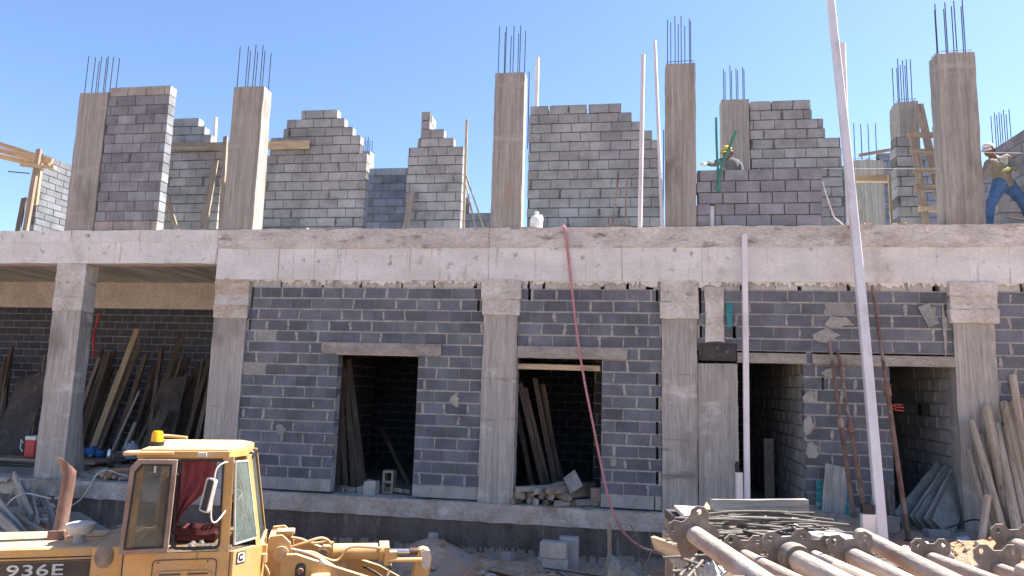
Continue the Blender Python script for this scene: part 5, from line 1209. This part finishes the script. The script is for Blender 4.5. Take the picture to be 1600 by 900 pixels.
# cab pillars and roof
m = MB()
for y in (-.71, .71):
    for (xa, xb, xt, xu) in ((-.40, -.33, -.34, -.27), (.575, .68, .545, .66)):
        m.prism([(xa, 1.99), (xb, 1.99), (xu, 3.05), (xt, 3.05)], lambda u, v, k: Vector((u, y+(-.04, .04)[k], v)))
for s_ in (-1, 1):
    P_ = [(.955, s_*.47, 2.0), (1.0, s_*.43, 2.0), (.82, s_*.43, 3.04), (.775, s_*.47, 3.04)]
    slab4(m, P_, Vector((0, -s_*.05, 0)))
m.box((-.36, -.70, 3.0), (.60, -.655, 3.045)); m.box((-.36, .655, 3.0), (.60, .70, 3.045))
m.box((-.375, -.67, 1.99), (-.335, .67, 2.06)); m.box((-.31, -.67, 2.97), (-.27, .67, 3.04))
frame = lp('cab_frame', m, m_yel)
out = [(-.36, -.76), (.61, -.76), (.775, -.47), (.775, .47), (.61, .76), (-.36, .76)]
m = MB(); m.prism(out, lambda u, v, k: Vector((u, v, (3.035, 3.105)[k])))
inn = [(u*.95+.01, v*.93) for u, v in out]
m.prism(inn, lambda u, v, k: Vector((u, v, (3.104, 3.122)[k])))
for x in (-.15, .1, .35): m.box((x-.006, -.69, 3.121), (x+.006, .69, 3.127))
roof = lp('roof', m, m_yel)
m = MB(); m.tube(curve_pts([(.02, -.79, 3.09), (-.3, -.80, 3.09), (-.44, -.80, 3.085), (-.49, -.74, 3.08), (-.46, -.60, 3.08), (-.36, -.55, 3.08)], 5), .022, 10); m.tube([(-.36, -.79, 3.09), (-.36, -.74, 3.07)], .014, 6); lp('roof_rail', m, m_yel, roof, smooth=True)
m = MB(); m.tube(curve_pts([(-.1, .74, 3.14), (-.35, .78, 3.16), (-.46, .70, 3.16), (-.44, .50, 3.14), (-.3, .45, 3.12)], 5), .022, 10); lp('roof_rail', m, m_yel, roof, smooth=True)
m = MB(); m.lathe([(.075, 3.12), (.085, 3.14), (.085, 3.17), (.07, 3.175)], 18, 1, mat=Matrix.Translation((-.27, -.25, 0))); m.lathe([(.068, 3.172), (.062, 3.27), (.05, 3.295), (.0001, 3.30)], 18, 0, mat=Matrix.Translation((-.27, -.25, 0)), caps=False); o = m.build('beacon', [m_amber, m_black], roof, local=True, smooth=True)
m = MB(); m.bbox((.27, -.775, 3.045), (.37, -.758, 3.095), .004); lp('marker_lamp', m, m_trim, roof)
# doorway trim, open door folded back along the side
m = MB(); m.ring(rr(.075, .575, 2.03, 3.02, .05), rr(.095, .555, 2.055, 2.995, .045), lambda u, v, k: Vector((u+(v-2.5)*-.025, (-.765, -.74)[k], v)), 0); lp('doorway_trim', m, m_black, frame)
D = [(-.43, 2.015), (.06, 2.025), (.075, 3.02), (-.33, 3.025), (-.395, 2.94)]
def shrink(pl, e):
    cx = sum(p[0] for p in pl)/len(pl); cz = sum(p[1] for p in pl)/len(pl)
    return [(u-math.copysign(min(abs(u-cx), e), u-cx), v-math.copysign(min(abs(v-cz), e), v-cz)) for u, v in pl]
m = MB(); m.ring(D, shrink(D, .05), lambda u, v, k: Vector((u, (-.85, -.80)[k], v))); door = lp('cab_door', m, m_frame)
m = MB(); m.ring(shrink(D, .047), shrink(D, .066), lambda u, v, k: Vector((u, (-.856, -.846)[k], v))); lp('door_seal', m, m_rubber, door)
m = MB(); m.prism(shrink(D, .055), lambda u, v, k: Vector((u, (-.828, -.822)[k], v))); lp('door_glass', m, m_glass, door)
m = MB(); m.bbox((-.155, -.845, 2.88), (-.135, -.83, 2.97), .004); lp('door_handle', m, m_trim, door)
m = MB(); m.tube([(.07, -.80, 2.2), (.085, -.76, 2.2)], .02, 8); m.tube([(.07, -.80, 2.85), (.085, -.76, 2.85)], .02, 8); lp('door_hinge', m, m_black, door)
# rear and far side panes
m = MB(); m.box((-.325, -.67, 2.06), (-.32, .67, 2.97)); lp('rear_window', m, m_glass, frame)
# front corner panes, windshield
for s_, nm in ((-1, 'corner_window'), (1, 'corner_window')):
    A1, A2, A3, A4 = (.685, s_*.735, 3.0), (.795, s_*.475, 2.985), (.965, s_*.475, 2.075), (.745, s_*.735, 2.06)
    pts_ = (A1, A2, A3, A4) if s_ < 0 else (A2, A1, A4, A3)
    P_, inn_, nn = quadpane(*pts_, .015, .02)
    m = MB(); frame_mesh(m, P_, inn_, nn); cw = lp(nm, m, m_trim, frame)
    m = MB(); slab4(m, [p+nn*.3 for p in inn_], nn*.3); lp('pane', m, m_glass2, frame)
    if s_ < 0:           # cracks in the near pane
        m = MB(); c0 = inn_[0]*.35+inn_[1]*.25+inn_[2]*.2+inn_[3]*.2+nn*.75; c1 = inn_[0]*.12+inn_[1]*.2+inn_[2]*.38+inn_[3]*.3+nn*.75
        for c_ in (c0, c1):
            for k in range(9):
                u, v = R_.random(), R_.random()
                e = (inn_[0]*(1-u)+inn_[1]*u)*(1-v)+(inn_[3]*(1-u)+inn_[2]*u)*v+nn*.75
                mid = c_.lerp(e, .5)+Vector((R_.uniform(-.012, .012), 0, R_.uniform(-.02, .02)))
                m.tube([c_, mid, e], [.0032, .0022, .0012], 4)
        lp('glass_crack', m, m_trim, frame)
    pq = [A4, A3, (1.015, s_*.455, 1.2), (.75, s_*.745, 1.2)]
m = MB(); m.box((.80, -.425, 2.98), (.83, .425, 3.02)); m.box((.955, -.425, 2.0), (.99, .425, 2.07)); lp('windshield_frame', m, m_black, frame)
m = MB(); slab4(m, [(.80, -.425, 2.99), (.80, .425, 2.99), (.965, .425, 2.06), (.965, -.425, 2.06)], Vector((-.006, 0, 0))); lp('windshield', m, m_glass2, frame)
# emblem on the chamfered front panel
a0, a1 = Vector((.74, -.75, 0)), Vector((1.02, -.45, 0)); ud = (a1-a0).normalized(); nd = Vector((ud.y, -ud.x, 0))
def pl(u, z, d): return a0+ud*u+nd*d+Vector((0, 0, z))
m = MB(); E0, E1, Z0, Z1 = .045, .165, 1.845, 1.975
for (e0, e1, z0, z1, d, mi) in ((E0, E1, Z0, Z1, .006, 1), (E0+.012, E1-.012, Z0+.012, Z1-.012, .009, 0)):
    slab4_ = [pl(e0, z0, .001), pl(e1, z0, .001), pl(e1, z1, .001), pl(e0, z1, .001)]
    m.add(slab4_+[p+nd*d for p in slab4_], [(3, 2, 1, 0), (4, 5, 6, 7), (0, 1, 5, 4), (1, 2, 6, 5), (2, 3, 7, 6), (3, 0, 4, 7)], mi)
cx, cz = (E0+E1)/2, (Z0+Z1)/2; oc, ic = [], []
for k in range(15):
    a = math.radians(42+276*k/14); oc.append((cx+.043*math.cos(a), cz+.044*math.sin(a))); ic.append((cx+.018*math.cos(a), cz+.019*math.sin(a)))
m.prism(oc+ic[::-1], lambda u, v, k: pl(u, v, (.0115, .008)[k]), 1)
m.prism([(cx-.002, cz-.016), (cx+.02, cz-.016), (cx+.009, cz+.006)], lambda u, v, k: pl(u, v, (.0115, .008)[k]), 1)
m.build('emblem_plate', [m_white, m_black], cab, local=True)
# inside the cab: seat, curtain, levers, wheel
m = MB(); m.bbox((.02, -.28, 1.995), (.50, .28, 2.13), .04); m.bbox((-.18, -.27, 2.05), (-.02, .27, 2.75), .05, mat=Matrix.Translation((0, 0, 0))); m.bbox((-.1, -.33, 2.1), (.28, -.27, 2.2), .02); lp('driver_seat', m, m_seat)
m = MB(); n = 14
for j in range(9):
    for i in range(n+1):
        t_, u = j/8, i/n; x0, x1 = .10-.0*t_, .47-.36*sm(.25, 1, t_)
        m.v.append((x0+(x1-x0)*u, -.66+.025*math.sin(u*17+t_*2)+.02*math.sin(u*7), 3.01-.72*t_))
m.f = [(j*(n+1)+i, j*(n+1)+i+1, (j+1)*(n+1)+i+1, (j+1)*(n+1)+i) for j in range(8) for i in range(n)]; m.m = [0]*len(m.f); m.c = [(1, 1, 1)]*len(m.f)
lp('door_curtain', m, m_curt, smooth=True)
m = MB(); m.tube([(.62, -.25, 2.0), (.60, -.27, 2.22)], .01, 6, 1); m.tube([(.60, -.27, 2.2), (.598, -.275, 2.31)], .018, 8, 0); m.build('control_lever', [m_amber, m_black], LD, local=True)
m = MB(); m.tube([(.72, 0, 2.0), (.62, 0, 2.42)], .03, 8); st_ = [(Vector((.60, 0, 2.46))+Vector((.08*math.cos(a), .2*math.sin(a), .17*math.cos(a)))) for a in [2*math.pi*k/20 for k in range(21)]]
m.tube(st_, .013, 8); m.tube([st_[0], st_[10]], .01, 6); m.tube([st_[5], st_[15]], .01, 6); lp('steering_wheel', m, m_black, smooth=True)
m = MB(); m.bbox((.70, -.42, 1.99), (.94, .42, 2.14), .02); lp('dashboard', m, m_black)
m = MB(); 
for k in range(9): blob(m, (.25+.05*k+R_.uniform(-.04, .04), -.62+R_.uniform(-.05, .05), 2.03+R_.uniform(0, .05)), R_.uniform(.02, .05), 0, 7, .5)
m.tube([(.2, -.62, 2.02), (.7, -.62, 2.02)], .02, 6); lp('cab_rag', m, m_glovew, smooth=True)
# mirror on its bent arm
m = MB(); m.tube(curve_pts([(.60, -.80, 2.99), (.58, -.93, 3.0), (.51, -1.0, 2.93), (.50, -1.02, 2.70), (.50, -1.02, 2.42), (.55, -.97, 2.36), (.62, -.80, 2.45)], 4), .009, 8); mir = lp('mirror', m, m_trim, smooth=True)
Mm = Matrix.Translation((.455, -1.03, 2.66)) @ Matrix.Rotation(math.radians(-52), 4, 'Z') @ Matrix.Rotation(math.radians(-8), 4, 'X') @ Matrix.Rotation(math.radians(4), 4, 'Y')
m = MB(); m.ring(rr(-.085, .085, -.18, .18, .03), rr(-.07, .07, -.165, .165, .025), lambda u, v, k: Mm @ Vector((u, (-.02, .02)[k], v)), 0); lp('mirror_rim', m, m_trim, mir)
m = MB(); m.prism(rr(-.072, .072, -.167, .167, .025), lambda u, v, k: Mm @ Vector((u, (-.004, .012)[k], v))); lp('mirror_back', m, m_black, mir)
# front frame, lift arms, tilt cylinder
m = MB()
for y in (-.30, .30):
    m.prism([(1.05, .9), (1.06, 1.95), (1.10, 2.06), (1.24, 2.07), (1.34, 1.98), (1.42, 1.6), (1.6, .9)], lambda u, v, k: Vector((u, y+(-.03, .03)[k], v)))
m.box((1.08, -.27, 1.9), (1.2, .27, 2.02)); m.bbox((1.16, -.2, 2.05), (1.38, -.02, 2.10), .01); m.bbox((.99, -.36, 1.86), (1.08, -.22, 1.98), .012)
tower = lp('front_frame', m, m_yel)
m = MB(); m.lathe([(.05, -.03), (.09, -.02), (.09, .03), (.05, .035)], 18, mat=Matrix.Translation((1.24, -.34, 1.86)) @ Matrix.Rotation(math.pi/2, 4, 'X')); lp('pivot_boss', m, m_yel, tower, smooth=True)
m = MB()
for q in range(4): m.tube(curve_pts([(1.06+.03*q, -.40, 1.76-.05*q), (1.12, -.43, 1.66-.03*q), (1.10, -.41, 1.55), (1.14, -.38, 1.45-.03*q)]), .011, 6)
m.lathe([(.04, -.05), (.04, .05)], 8, mat=Matrix.Translation((1.05, -.40, 1.83))); lp('valve_cluster', m, m_yel, tower, smooth=True)
for y in (-.42, .42):
    m = MB(); o_ = [(1.26, 1.2), (1.25, 1.78), (1.31, 1.87), (1.42, 1.87), (1.62, 1.80), (2.0, 1.67), (2.5, 1.50), (3.0, 1.22), (3.5, .75), (3.95, .45), (3.9, .28), (3.4, .4), (2.9, .85), (2.4, 1.14), (1.9, 1.22), (1.5, 1.1)]
    sgn = -1 if y < 0 else 1
    m.prism(o_, lambda u, v, k: Vector((u, y+(-.045, .045)[k], v))); arm = lp('lift_arm', m, m_yel)
    if y < 0:
        m = MB(); m.prism(rr(1.42, 1.54, 1.48, 1.775, .055), lambda u, v, k: Vector((u, (y-.05, y-.044)[k], v)), 0); lp('arm_slot_shade', m, m_dkbrown, arm)  # dark sheet on the arm face, painted shade of the slot
        m = MB(); m.lathe([(.04, 0), (.035, .03), (.0001, .035)], 12, mat=Matrix.Translation((1.48, y-.05, 1.68)) @ Matrix.Rotation(math.pi/2, 4, 'X'), caps=False); lp('grease_cap', m, m_exh, arm, smooth=True)
        m = MB(); m.bbox((1.60, y-.15, 1.50), (1.83, y-.046, 1.655), .015); lp('work_lamp_box', m, m_yel, arm)
        m = MB(); oc, ic = [], []
        for k in range(13):
            a = math.radians(30+300*k/12); oc.append((2.10+.085*math.cos(a), 1.50+.09*math.sin(a))); ic.append((2.10+.055*math.cos(a), 1.50+.06*math.sin(a)))
        m.prism(oc+ic[::-1], lambda u, v, k: Vector((u, (y-.049, y-.045)[k], v))); lp('arm_lettering', m, m_dkbrown, arm)
        m = MB(); m.lathe([(.0001, 0), (.035, .01), (.03, .03), (.0001, .04)], 12, mat=Matrix.Translation((1.72, y-.05, 1.78)) @ Matrix.Rotation(math.pi/2, 4, 'X'), caps=False); lp('grease_fitting', m, m_trim, arm, smooth=True)
m = MB(); m.tube([(1.82, 0, 1.785), (1.86, 0, 1.785), (2.46, 0, 1.775)], [.06, .102, .102], 22); m.tube([(2.44, 0, 1.776), (2.56, 0, 1.774)], .128, 22)
m.prism([(1.62, 1.70), (1.66, 1.80), (1.74, 1.87), (1.83, 1.865), (1.86, 1.78), (1.82, 1.71), (1.72, 1.67)], lambda u, v, k: Vector((u, (-.06, .06)[k], v)))
cyl = lp('tilt_cylinder', m, m_yel, smooth=True)
m = MB(); m.lathe([(.03, -.075), (.045, -.075), (.045, .075), (.03, .075)], 14, mat=Matrix.Translation((1.745, 0, 1.79)) @ Matrix.Rotation(math.pi/2, 4, 'X')); lp('cylinder_pin', m, m_plate, cyl, smooth=True)
m = MB(); m.tube([(2.55, 0, 1.775), (2.86, 0, 1.762)], .032, 16); lp('piston_rod', m, m_steel, cyl, smooth=True)
m = MB(); m.tube([(2.84, 0, 1.762), (2.98, 0, 1.757)], .045, 16); lp('rod_eye', m, m_rust, cyl, smooth=True)
m = MB(); m.tube([(2.5, -.16, 1.70), (2.98, -.16, 1.69)], .028, 12); m.box((2.56, -.18, 1.68), (2.66, -.10, 1.80)); m.box((2.50, -.19, 1.64), (2.56, -.13, 1.86)); lp('limit_switch_bar', m, m_yel, cyl, smooth=False)
m = MB(); o_ = [(2.93, 1.72), (2.96, 1.79), (3.02, 1.81), (3.09, 1.79), (3.12, 1.70), (3.10, 1.52), (3.02, 1.25), (2.9, .95), (2.74, .85), (2.70, 1.0), (2.78, 1.2), (2.90, 1.5)]
m.prism(o_, lambda u, v, k: Vector((u, (-.09, .09)[k], v))); lev = lp('tilt_lever', m, m_yel)
m = MB(); m.prism([(2.985, 1.60), (2.975, 1.77), (3.02, 1.80), (3.09, 1.785), (3.105, 1.70), (3.09, 1.58), (3.04, 1.54)], lambda u, v, k: Vector((u, (-.115, -.091)[k], v))); lp('lever_cap', m, m_bowl, lev)
# hoses
for k, pts_ in enumerate(([(1.30, -.10, 2.0), (1.45, -.12, 1.98), (1.6, -.14, 1.93), (1.75, -.15, 1.94), (1.86, -.15, 1.93)], [(1.34, -.2, 1.90), (1.5, -.22, 1.95), (1.68, -.2, 2.0), (1.78, -.17, 1.97), (1.84, -.15, 1.90)], [(1.4, -.25, 1.86), (1.6, -.22, 1.84), (1.78, -.2, 1.75), (1.92, -.16, 1.72), (2.05, -.13, 1.86), (2.3, -.13, 1.86), (2.46, -.14, 1.84)],
                          [(1.36, -.3, 1.90), (1.55, -.34, 1.86), (1.7, -.36, 1.80), (1.9, -.37, 1.68)], [(2.25, -.1, 1.62), (2.4, -.3, 1.58), (2.5, -.38, 1.52)], [(2.6, -.05, 1.62), (2.55, -.25, 1.55), (2.46, -.4, 1.46)])):
    m = MB(); m.tube(curve_pts(pts_, 5), .017, 8); lp('hydraulic_hose', m, m_yel if k < 3 else m_trim if k == 3 else m_rubber, tower, smooth=True)
# bucket, wheels and chassis below the frame
m = MB(); n = 8; prof = [(3.75+.75*math.sin(math.radians(20+160*k/8))*-1+.9, .62-.6*math.cos(math.radians(20+160*k/8))*1) for k in range(9)]
prof = [(4.75, .05), (4.1, .04), (3.8, .15), (3.72, .5), (3.85, .85), (4.15, 1.0)]; pr2 = [(4.75, .08), (4.12, .07), (3.83, .18), (3.755, .5), (3.88, .83), (4.16, .97)]
m.prism(prof+pr2[::-1], lambda u, v, k: Vector((u, (-1.3, 1.3)[k], v)))
for y in (-1.3, 1.27): m.prism(prof, lambda u, v, k: Vector((u, y+.03*k, v)))
lp('bucket', m, m_yel)
m = MB(); m.bbox((-3.3, -.4, .6), (1.0, .4, 1.15), .02); m.bbox((1.0, -.28, .55), (2.3, .28, 1.1), .02); lp('chassis', m, m_dkbrown)
for (x, y) in ((1.85, -.98), (1.85, .98), (-1.75, -.98), (-1.75, .98)):
    T = Matrix.Translation((x, y, .74)) @ Matrix.Rotation(math.pi/2, 4, 'X')
    m = MB(); m.lathe([(.36, -.2), (.6, -.25), (.71, -.22), (.74, -.12), (.74, .12), (.71, .22), (.6, .25), (.36, .2)], 32, mat=T, caps=False)
    for k in range(18):
        a = 2*math.pi*k/18; m.box((-.03, -.035, -.23), (.03, .035, .0), mat=T @ Matrix.Rotation(a, 4, 'Z') @ Matrix.Translation((.735, 0, 0))); m.box((-.03, -.035, .0), (.03, .035, .23), mat=T @ Matrix.Rotation(a+.17, 4, 'Z') @ Matrix.Translation((.735, 0, 0)))
    wh = lp('wheel', m, m_rubber, smooth=False)
    m = MB(); m.lathe([(.37, -.19), (.33, -.14), (.3, -.05), (.14, -.04), (.13, -.14), (.0001, -.15), (.0001, .15), (.13, .14), (.14, .04), (.3, .05), (.33, .14), (.37, .19)], 28, mat=T, caps=False); lp('rim', m, m_yel, wh, smooth=True)
m = MB()
for y in (-1.0, 1.0): m.tube(curve_pts([(-2.5, y, 1.35), (-2.2, y, 1.62), (-1.75, y, 1.66), (-1.3, y, 1.60), (-1.0, y, 1.3)]), .03, 6)
for y in (-1, 1): m.prism([(-2.5, 1.33), (-2.25, 1.6), (-1.25, 1.6), (-1.0, 1.33), (-1.04, 1.31), (-1.28, 1.57), (-2.22, 1.57), (-2.46, 1.31)], lambda u, v, k: Vector((u, y*(.5+.75*k), v)))
lp('rear_fender', m, m_yel)

# ------------------------------------------------------------------ workers
def evaluated_copy(tmp, nm, mat, par, smooth=True):
    dg = bpy.context.evaluated_depsgraph_get(); dg.update(); me = bpy.data.meshes.new_from_object(tmp.evaluated_get(dg))
    bpy.data.objects.remove(tmp); me.materials.clear(); me.materials.append(mat); me.name = nm
    ca = me.color_attributes.new('col', 'FLOAT_COLOR', 'CORNER')
    for p in me.polygons: p.use_smooth = smooth
    o = bpy.data.objects.new(nm, me); COL.objects.link(o); o.parent = par; return o
def skin_to_mb(chains, root=None, sub=2):
    import bmesh
    bm = bmesh.new(); ly = bm.verts.layers.skin.verify(); reg = {}
    def V(p, r):
        k = tuple(round(c, 4) for c in p)
        if k not in reg:
            v = bm.verts.new(p); v[ly].radius = (r, r); v[ly].use_root = not reg; reg[k] = v
        return reg[k]
    for ch in chains:
        pv = None
        for p, r in ch:
            v = V(p, r)
            if pv is not None and pv is not v and bm.edges.get((pv, v)) is None: bm.edges.new((pv, v))
            pv = v
    me = bpy.data.meshes.new('skeleton'); bm.to_mesh(me); bm.free()
    o = bpy.data.objects.new('skeleton', me); COL.objects.link(o)
    o.modifiers.new('Skin', 'SKIN').use_smooth_shade = True
    s = o.modifiers.new('Sub', 'SUBSURF'); s.levels = s.render_levels = sub
    dg = bpy.context.evaluated_depsgraph_get(); dg.update(); ev = bpy.data.meshes.new_from_object(o.evaluated_get(dg))
    m = MB(); m.add([v.co.copy() for v in ev.vertices], [tuple(p.vertices) for p in ev.polygons])
    bpy.data.objects.remove(o); bpy.data.meshes.remove(me); bpy.data.meshes.remove(ev); return m
def ell(m, c, r, M3=None, seg=20, rings=14):
    vs = []; c = Vector(c)
    for i in range(rings+1):
        th = math.pi*i/rings
        for k in range(seg):
            a = 2*math.pi*k/seg; p = Vector((r[0]*math.sin(th)*math.cos(a), r[1]*math.sin(th)*math.sin(a), r[2]*math.cos(th)))
            vs.append(c+(M3 @ p if M3 else p))
    m.add(vs, [(i*seg+k, (i+1)*seg+k, (i+1)*seg+(k+1) % seg, i*seg+(k+1) % seg) for i in range(rings) for k in range(seg)])
def remesh(m, nm, mat, par, voxel, off):
    me = bpy.data.meshes.new('raw'); me.from_pydata([tuple(Vector(v)-off) for v in m.v], [], m.f)
    o = bpy.data.objects.new('raw', me); COL.objects.link(o)
    r = o.modifiers.new('Remesh', 'REMESH'); r.mode = 'VOXEL'; r.voxel_size = voxel; r.use_smooth_shade = True
    s = o.modifiers.new('Smooth', 'SMOOTH'); s.iterations = 3; s.factor = .5
    return evaluated_copy(o, nm, mat, par)
def lerp(a, b, t): return Vector(a).lerp(Vector(b), t)
def hand_chains(wrist, tip, side):      # palm and five curled fingers
    wrist, tip = Vector(wrist), Vector(tip); d = (tip-wrist).normalized(); L = .18
    s_ = d.cross(Vector((0, 0, 1))).normalized()*side; nrm = s_.cross(d)
    palm = wrist+d*.085; out = [[(wrist, .026), (wrist+d*.045, .033), (palm, .032)]]
    for k, (off, ln_) in enumerate(((-.030, .07), (-.010, .082), (.010, .076), (.029, .058))):
        b = palm+s_*off; out.append([(palm-d*.03+s_*off*.7, .012), (b, .0115), (b+d*ln_*.45-nrm*.008, .0105), (b+d*ln_*.8-nrm*.028, .0095), (b+d*ln_*.9-nrm*.05, .0085)])
    t0 = wrist+d*.03-s_*.02; out.append([(t0, .014), (t0-s_*.035+d*.025, .013), (t0-s_*.045+d*.055-nrm*.012, .011)])
    return out
def person(label, J, look, cloth_top, cap_kind, gloves, trousers):
    base = Vector((J['pelvis'].x, J['pelvis'].y, SL)); P = thing('person', label, 'person', base)
    look = Vector(look).normalized(); side = look.cross(Vector((0, 0, 1))).normalized(); up = side.cross(look)
    H3 = Matrix((side, look, up)).transposed()
    hd = J['head']
    b = skin_to_mb([[(J['pelvis'], .115), (lerp(J['pelvis'], J['chest'], .45), .11), (J['chest'], .13), (lerp(J['chest'], J['neck'], .7), .085), (J['neck'], .058), (hd-up*.05, .06)],
                    [(J['chest'], .14), (J['shl'], .062), (J['ell'], .045), (J['wrl'], .028)], [(J['chest'], .14), (J['shr'], .062), (J['elr'], .045), (J['wrr'], .028)],
                    [(J['pelvis'], .125), (J['hil'], .095), (J['knl'], .062), (J['anl'], .042)], [(J['pelvis'], .125), (J['hir'], .095), (J['knr'], .062), (J['anr'], .042)]], sub=2)
    for an in ('anl', 'anr'):
        f = (J[an]+look*.1) if not isinstance(J.get('toe'), Vector) else J[an]+J['toe']
        ell(b, (J[an]*.45+f*.55)+Vector((0, 0, -.035)), (.05, .05, .045)); ell(b, f+Vector((0, 0, -.045)), (.045, .05, .035))
    ell(b, hd, (.076, .095, .118), H3); ell(b, hd+look*.02-up*.06, (.06, .075, .06), H3)                  # skull, jaw
    ell(b, hd+look*.098-up*.015, (.014, .022, .026), H3); ell(b, hd+look*.092+up*.02, (.05, .012, .012), H3)   # nose, brow
    for s_ in (-1, 1): ell(b, hd+side*s_*.08-up*.005, (.012, .022, .034), H3); 
    ell(b, hd+look*.092-up*.058, (.026, .012, .009), H3)                                                   # lips
    hands = {}
    for q in ('l', 'r'):
        hc = hand_chains(J['wr'+q], J['ha'+q], 1 if q == 'l' else -1); hands[q] = hc
        for ch in hc:
            mm = skin_to_mb([ch], sub=1); b.add(mm.v, mm.f)
    body = remesh(b, 'body', m_skin, P, .0085, base)
    m = MB()
    for s_ in (-1, 1): ell(m, hd+side*s_*.032+look*.088+up*.004, (.014, .008, .009), H3, 10, 8)
    m.build('eye', m_eye, P, smooth=True)
    # clothes follow the body a little outside it
    t_ = skin_to_mb([[(lerp(J['pelvis'], J['chest'], -.2), .150), (lerp(J['pelvis'], J['chest'], .1), .158), (lerp(J['pelvis'], J['chest'], .45), .148), (J['chest'], .165), (lerp(J['chest'], J['neck'], .72), .095), (lerp(J['chest'], J['neck'], .9), .075)],
                     [(J['chest'], .165), (J['shl'], .082), (J['ell'], .062), (lerp(J['ell'], J['wrl'], .86), .045)], [(J['chest'], .165), (J['shr'], .082), (J['elr'], .062), (lerp(J['elr'], J['wrr'], .86), .045)]], sub=2)
    t_.v = [tuple(Vector(v)+noise.noise_vector(Vector(v)*9)*.012) for v in t_.v]
    remesh(t_, 'jacket' if 'jacket' in label else 'shirt', cloth_top, P, .011, base)
    t_ = skin_to_mb([[(lerp(J['pelvis'], J['chest'], .6), .135), (J['pelvis'], .145)], [(J['pelvis'], .145), (J['hil'], .115), (J['knl'], .083), (lerp(J['knl'], J['anl'], .92), .066)], [(J['pelvis'], .145), (J['hir'], .115), (J['knr'], .083), (lerp(J['knr'], J['anr'], .92), .066)]], sub=2)
    t_.v = [tuple(Vector(v)+noise.noise_vector(Vector(v)*8)*.012) for v in t_.v]
    remesh(t_, 'trousers', trousers, P, .011, base)
    for an in ('anl', 'anr'):
        m = MB(); f = (J[an]+look*.1) if not isinstance(J.get('toe'), Vector) else J[an]+J['toe']; fl = f-J[an]; fl.z = 0; fl.normalize(); sd = fl.cross(Vector((0, 0, 1)))
        B3 = Matrix((sd, fl, Vector((0, 0, 1)))).transposed()
        ell(m, J[an]+Vector((0, 0, -.02)), (.055, .06, .075), B3); ell(m, J[an]+fl*.07+Vector((0, 0, -.045)), (.055, .13, .04), B3)
        mm = remesh(m, 'boot', m_boot, P, .012, base)
    m = MB(); cc = hd+up*.035; vs = []; seg, rg = 22, 8
    for i in range(rg+1):
        th = math.pi*.47*i/rg
        for k in range(seg):
            a = 2*math.pi*k/seg; vs.append(cc+H3 @ Vector((.087*math.sin(th)*math.cos(a), .105*math.sin(th)*math.sin(a), .095*math.cos(th))))
    m.add(vs, [(i*seg+k, (i+1)*seg+k, (i+1)*seg+(k+1) % seg, i*seg+(k+1) % seg) for i in range(rg) for k in range(seg)])
    if cap_kind:
        vs = []; n = 8
        for j in range(4):
            for i in range(n+1):
                a = math.radians(25+130*i/n); rr_ = 1+.27*j
                for dz in (0,): vs.append(cc+H3 @ Vector((.086*math.cos(a)*(1+.04*j), .104*math.sin(a)*rr_+.0, -.002-.014*j)))
        F_ = [(j*(n+1)+i, j*(n+1)+i+1, (j+1)*(n+1)+i+1, (j+1)*(n+1)+i) for j in range(3) for i in range(n)]
        m.add(vs, F_); m.add([v-up*.006 for v in vs], [f[::-1] for f in F_])
    m.build('cap', m_capy if cap_kind == 'yellow' else m_capw, P, smooth=True)
    m = MB()
    for s_ in (-1, 1): ell(m, hd+side*s_*.074-look*.035-up*.02, (.01, .035, .04), H3, 10, 8)
    ell(m, hd-look*.075-up*.03, (.06, .025, .05), H3, 12, 8); m.build('hair', m_black, P, smooth=True)
    for q in gloves:
        m = MB()
        for ch in hands[q]:
            mm = skin_to_mb([[(p, r*1.22+.002) for p, r in ch]], sub=1); m.add(mm.v, mm.f)
        remesh(m, 'glove', gloves[q], P, .006, base)
    return P
def zfix(p, z): p = Vector(p); p.z = z; return p
J = dict(pelvis=at(1569, 290, .85), chest=at(1560, 258, .80), neck=at(1552, 246, .76), head=at(1544.5, 234, .70),
         shl=at(1573, 247, .86), ell=at(1587, 261, .72), wrl=at(1578, 264, .56), hal=at(1568, 264, .5), shr=at(1545, 253, .66), elr=at(1539, 273, .62), wrr=at(1527, 284, .62), har=at(1520, 285, .62),
         hil=at(1580, 294, .92), knl=at(1600, 316, .80), anl=zfix(at(1611, 346, .95), SL+.085), hir=at(1559, 295, .78), knr=at(1548, 320, .62), anr=zfix(at(1543, 346, .72), SL+.085), toe=Vector((-.12, -.06, 0)))
person('worker in blue jeans and olive-grey jersey stepping wide beside the right front column', J, (-.85, -.6, -.32), m_shirt, 'white', {'l': m_glove, 'r': m_glove}, m_jean)
J = dict(pelvis=at(1152, 288, 1.15), chest=at(1144, 259, .98), neck=at(1140, 248, .86), head=at(1136.5, 238, .78),
         shl=at(1155, 256, 1.02), ell=at(1158, 275, .85), wrl=at(1150, 279, .6), hal=at(1145, 280, .5), shr=at(1131, 252, .86), elr=at(1114, 256, .62), wrr=at(1103, 256, .4), har=at(1095, 259, .28),
         hil=at(1158, 292, 1.15), knl=at(1160, 325, 1.05), anl=zfix(at(1160, 355, 1.15), SL+.085), hir=at(1146, 292, 1.15), knr=at(1143, 325, 1.0), anr=zfix(at(1142, 355, 1.1), SL+.085), toe=Vector((-.03, -.12, 0)))
person('worker in a yellow cap and dark grey jacket bending over the new parapet', J, (-.72, -.66, -.2), m_jack, 'yellow', {'r': m_glovew, 'l': m_glovew}, m_jack)
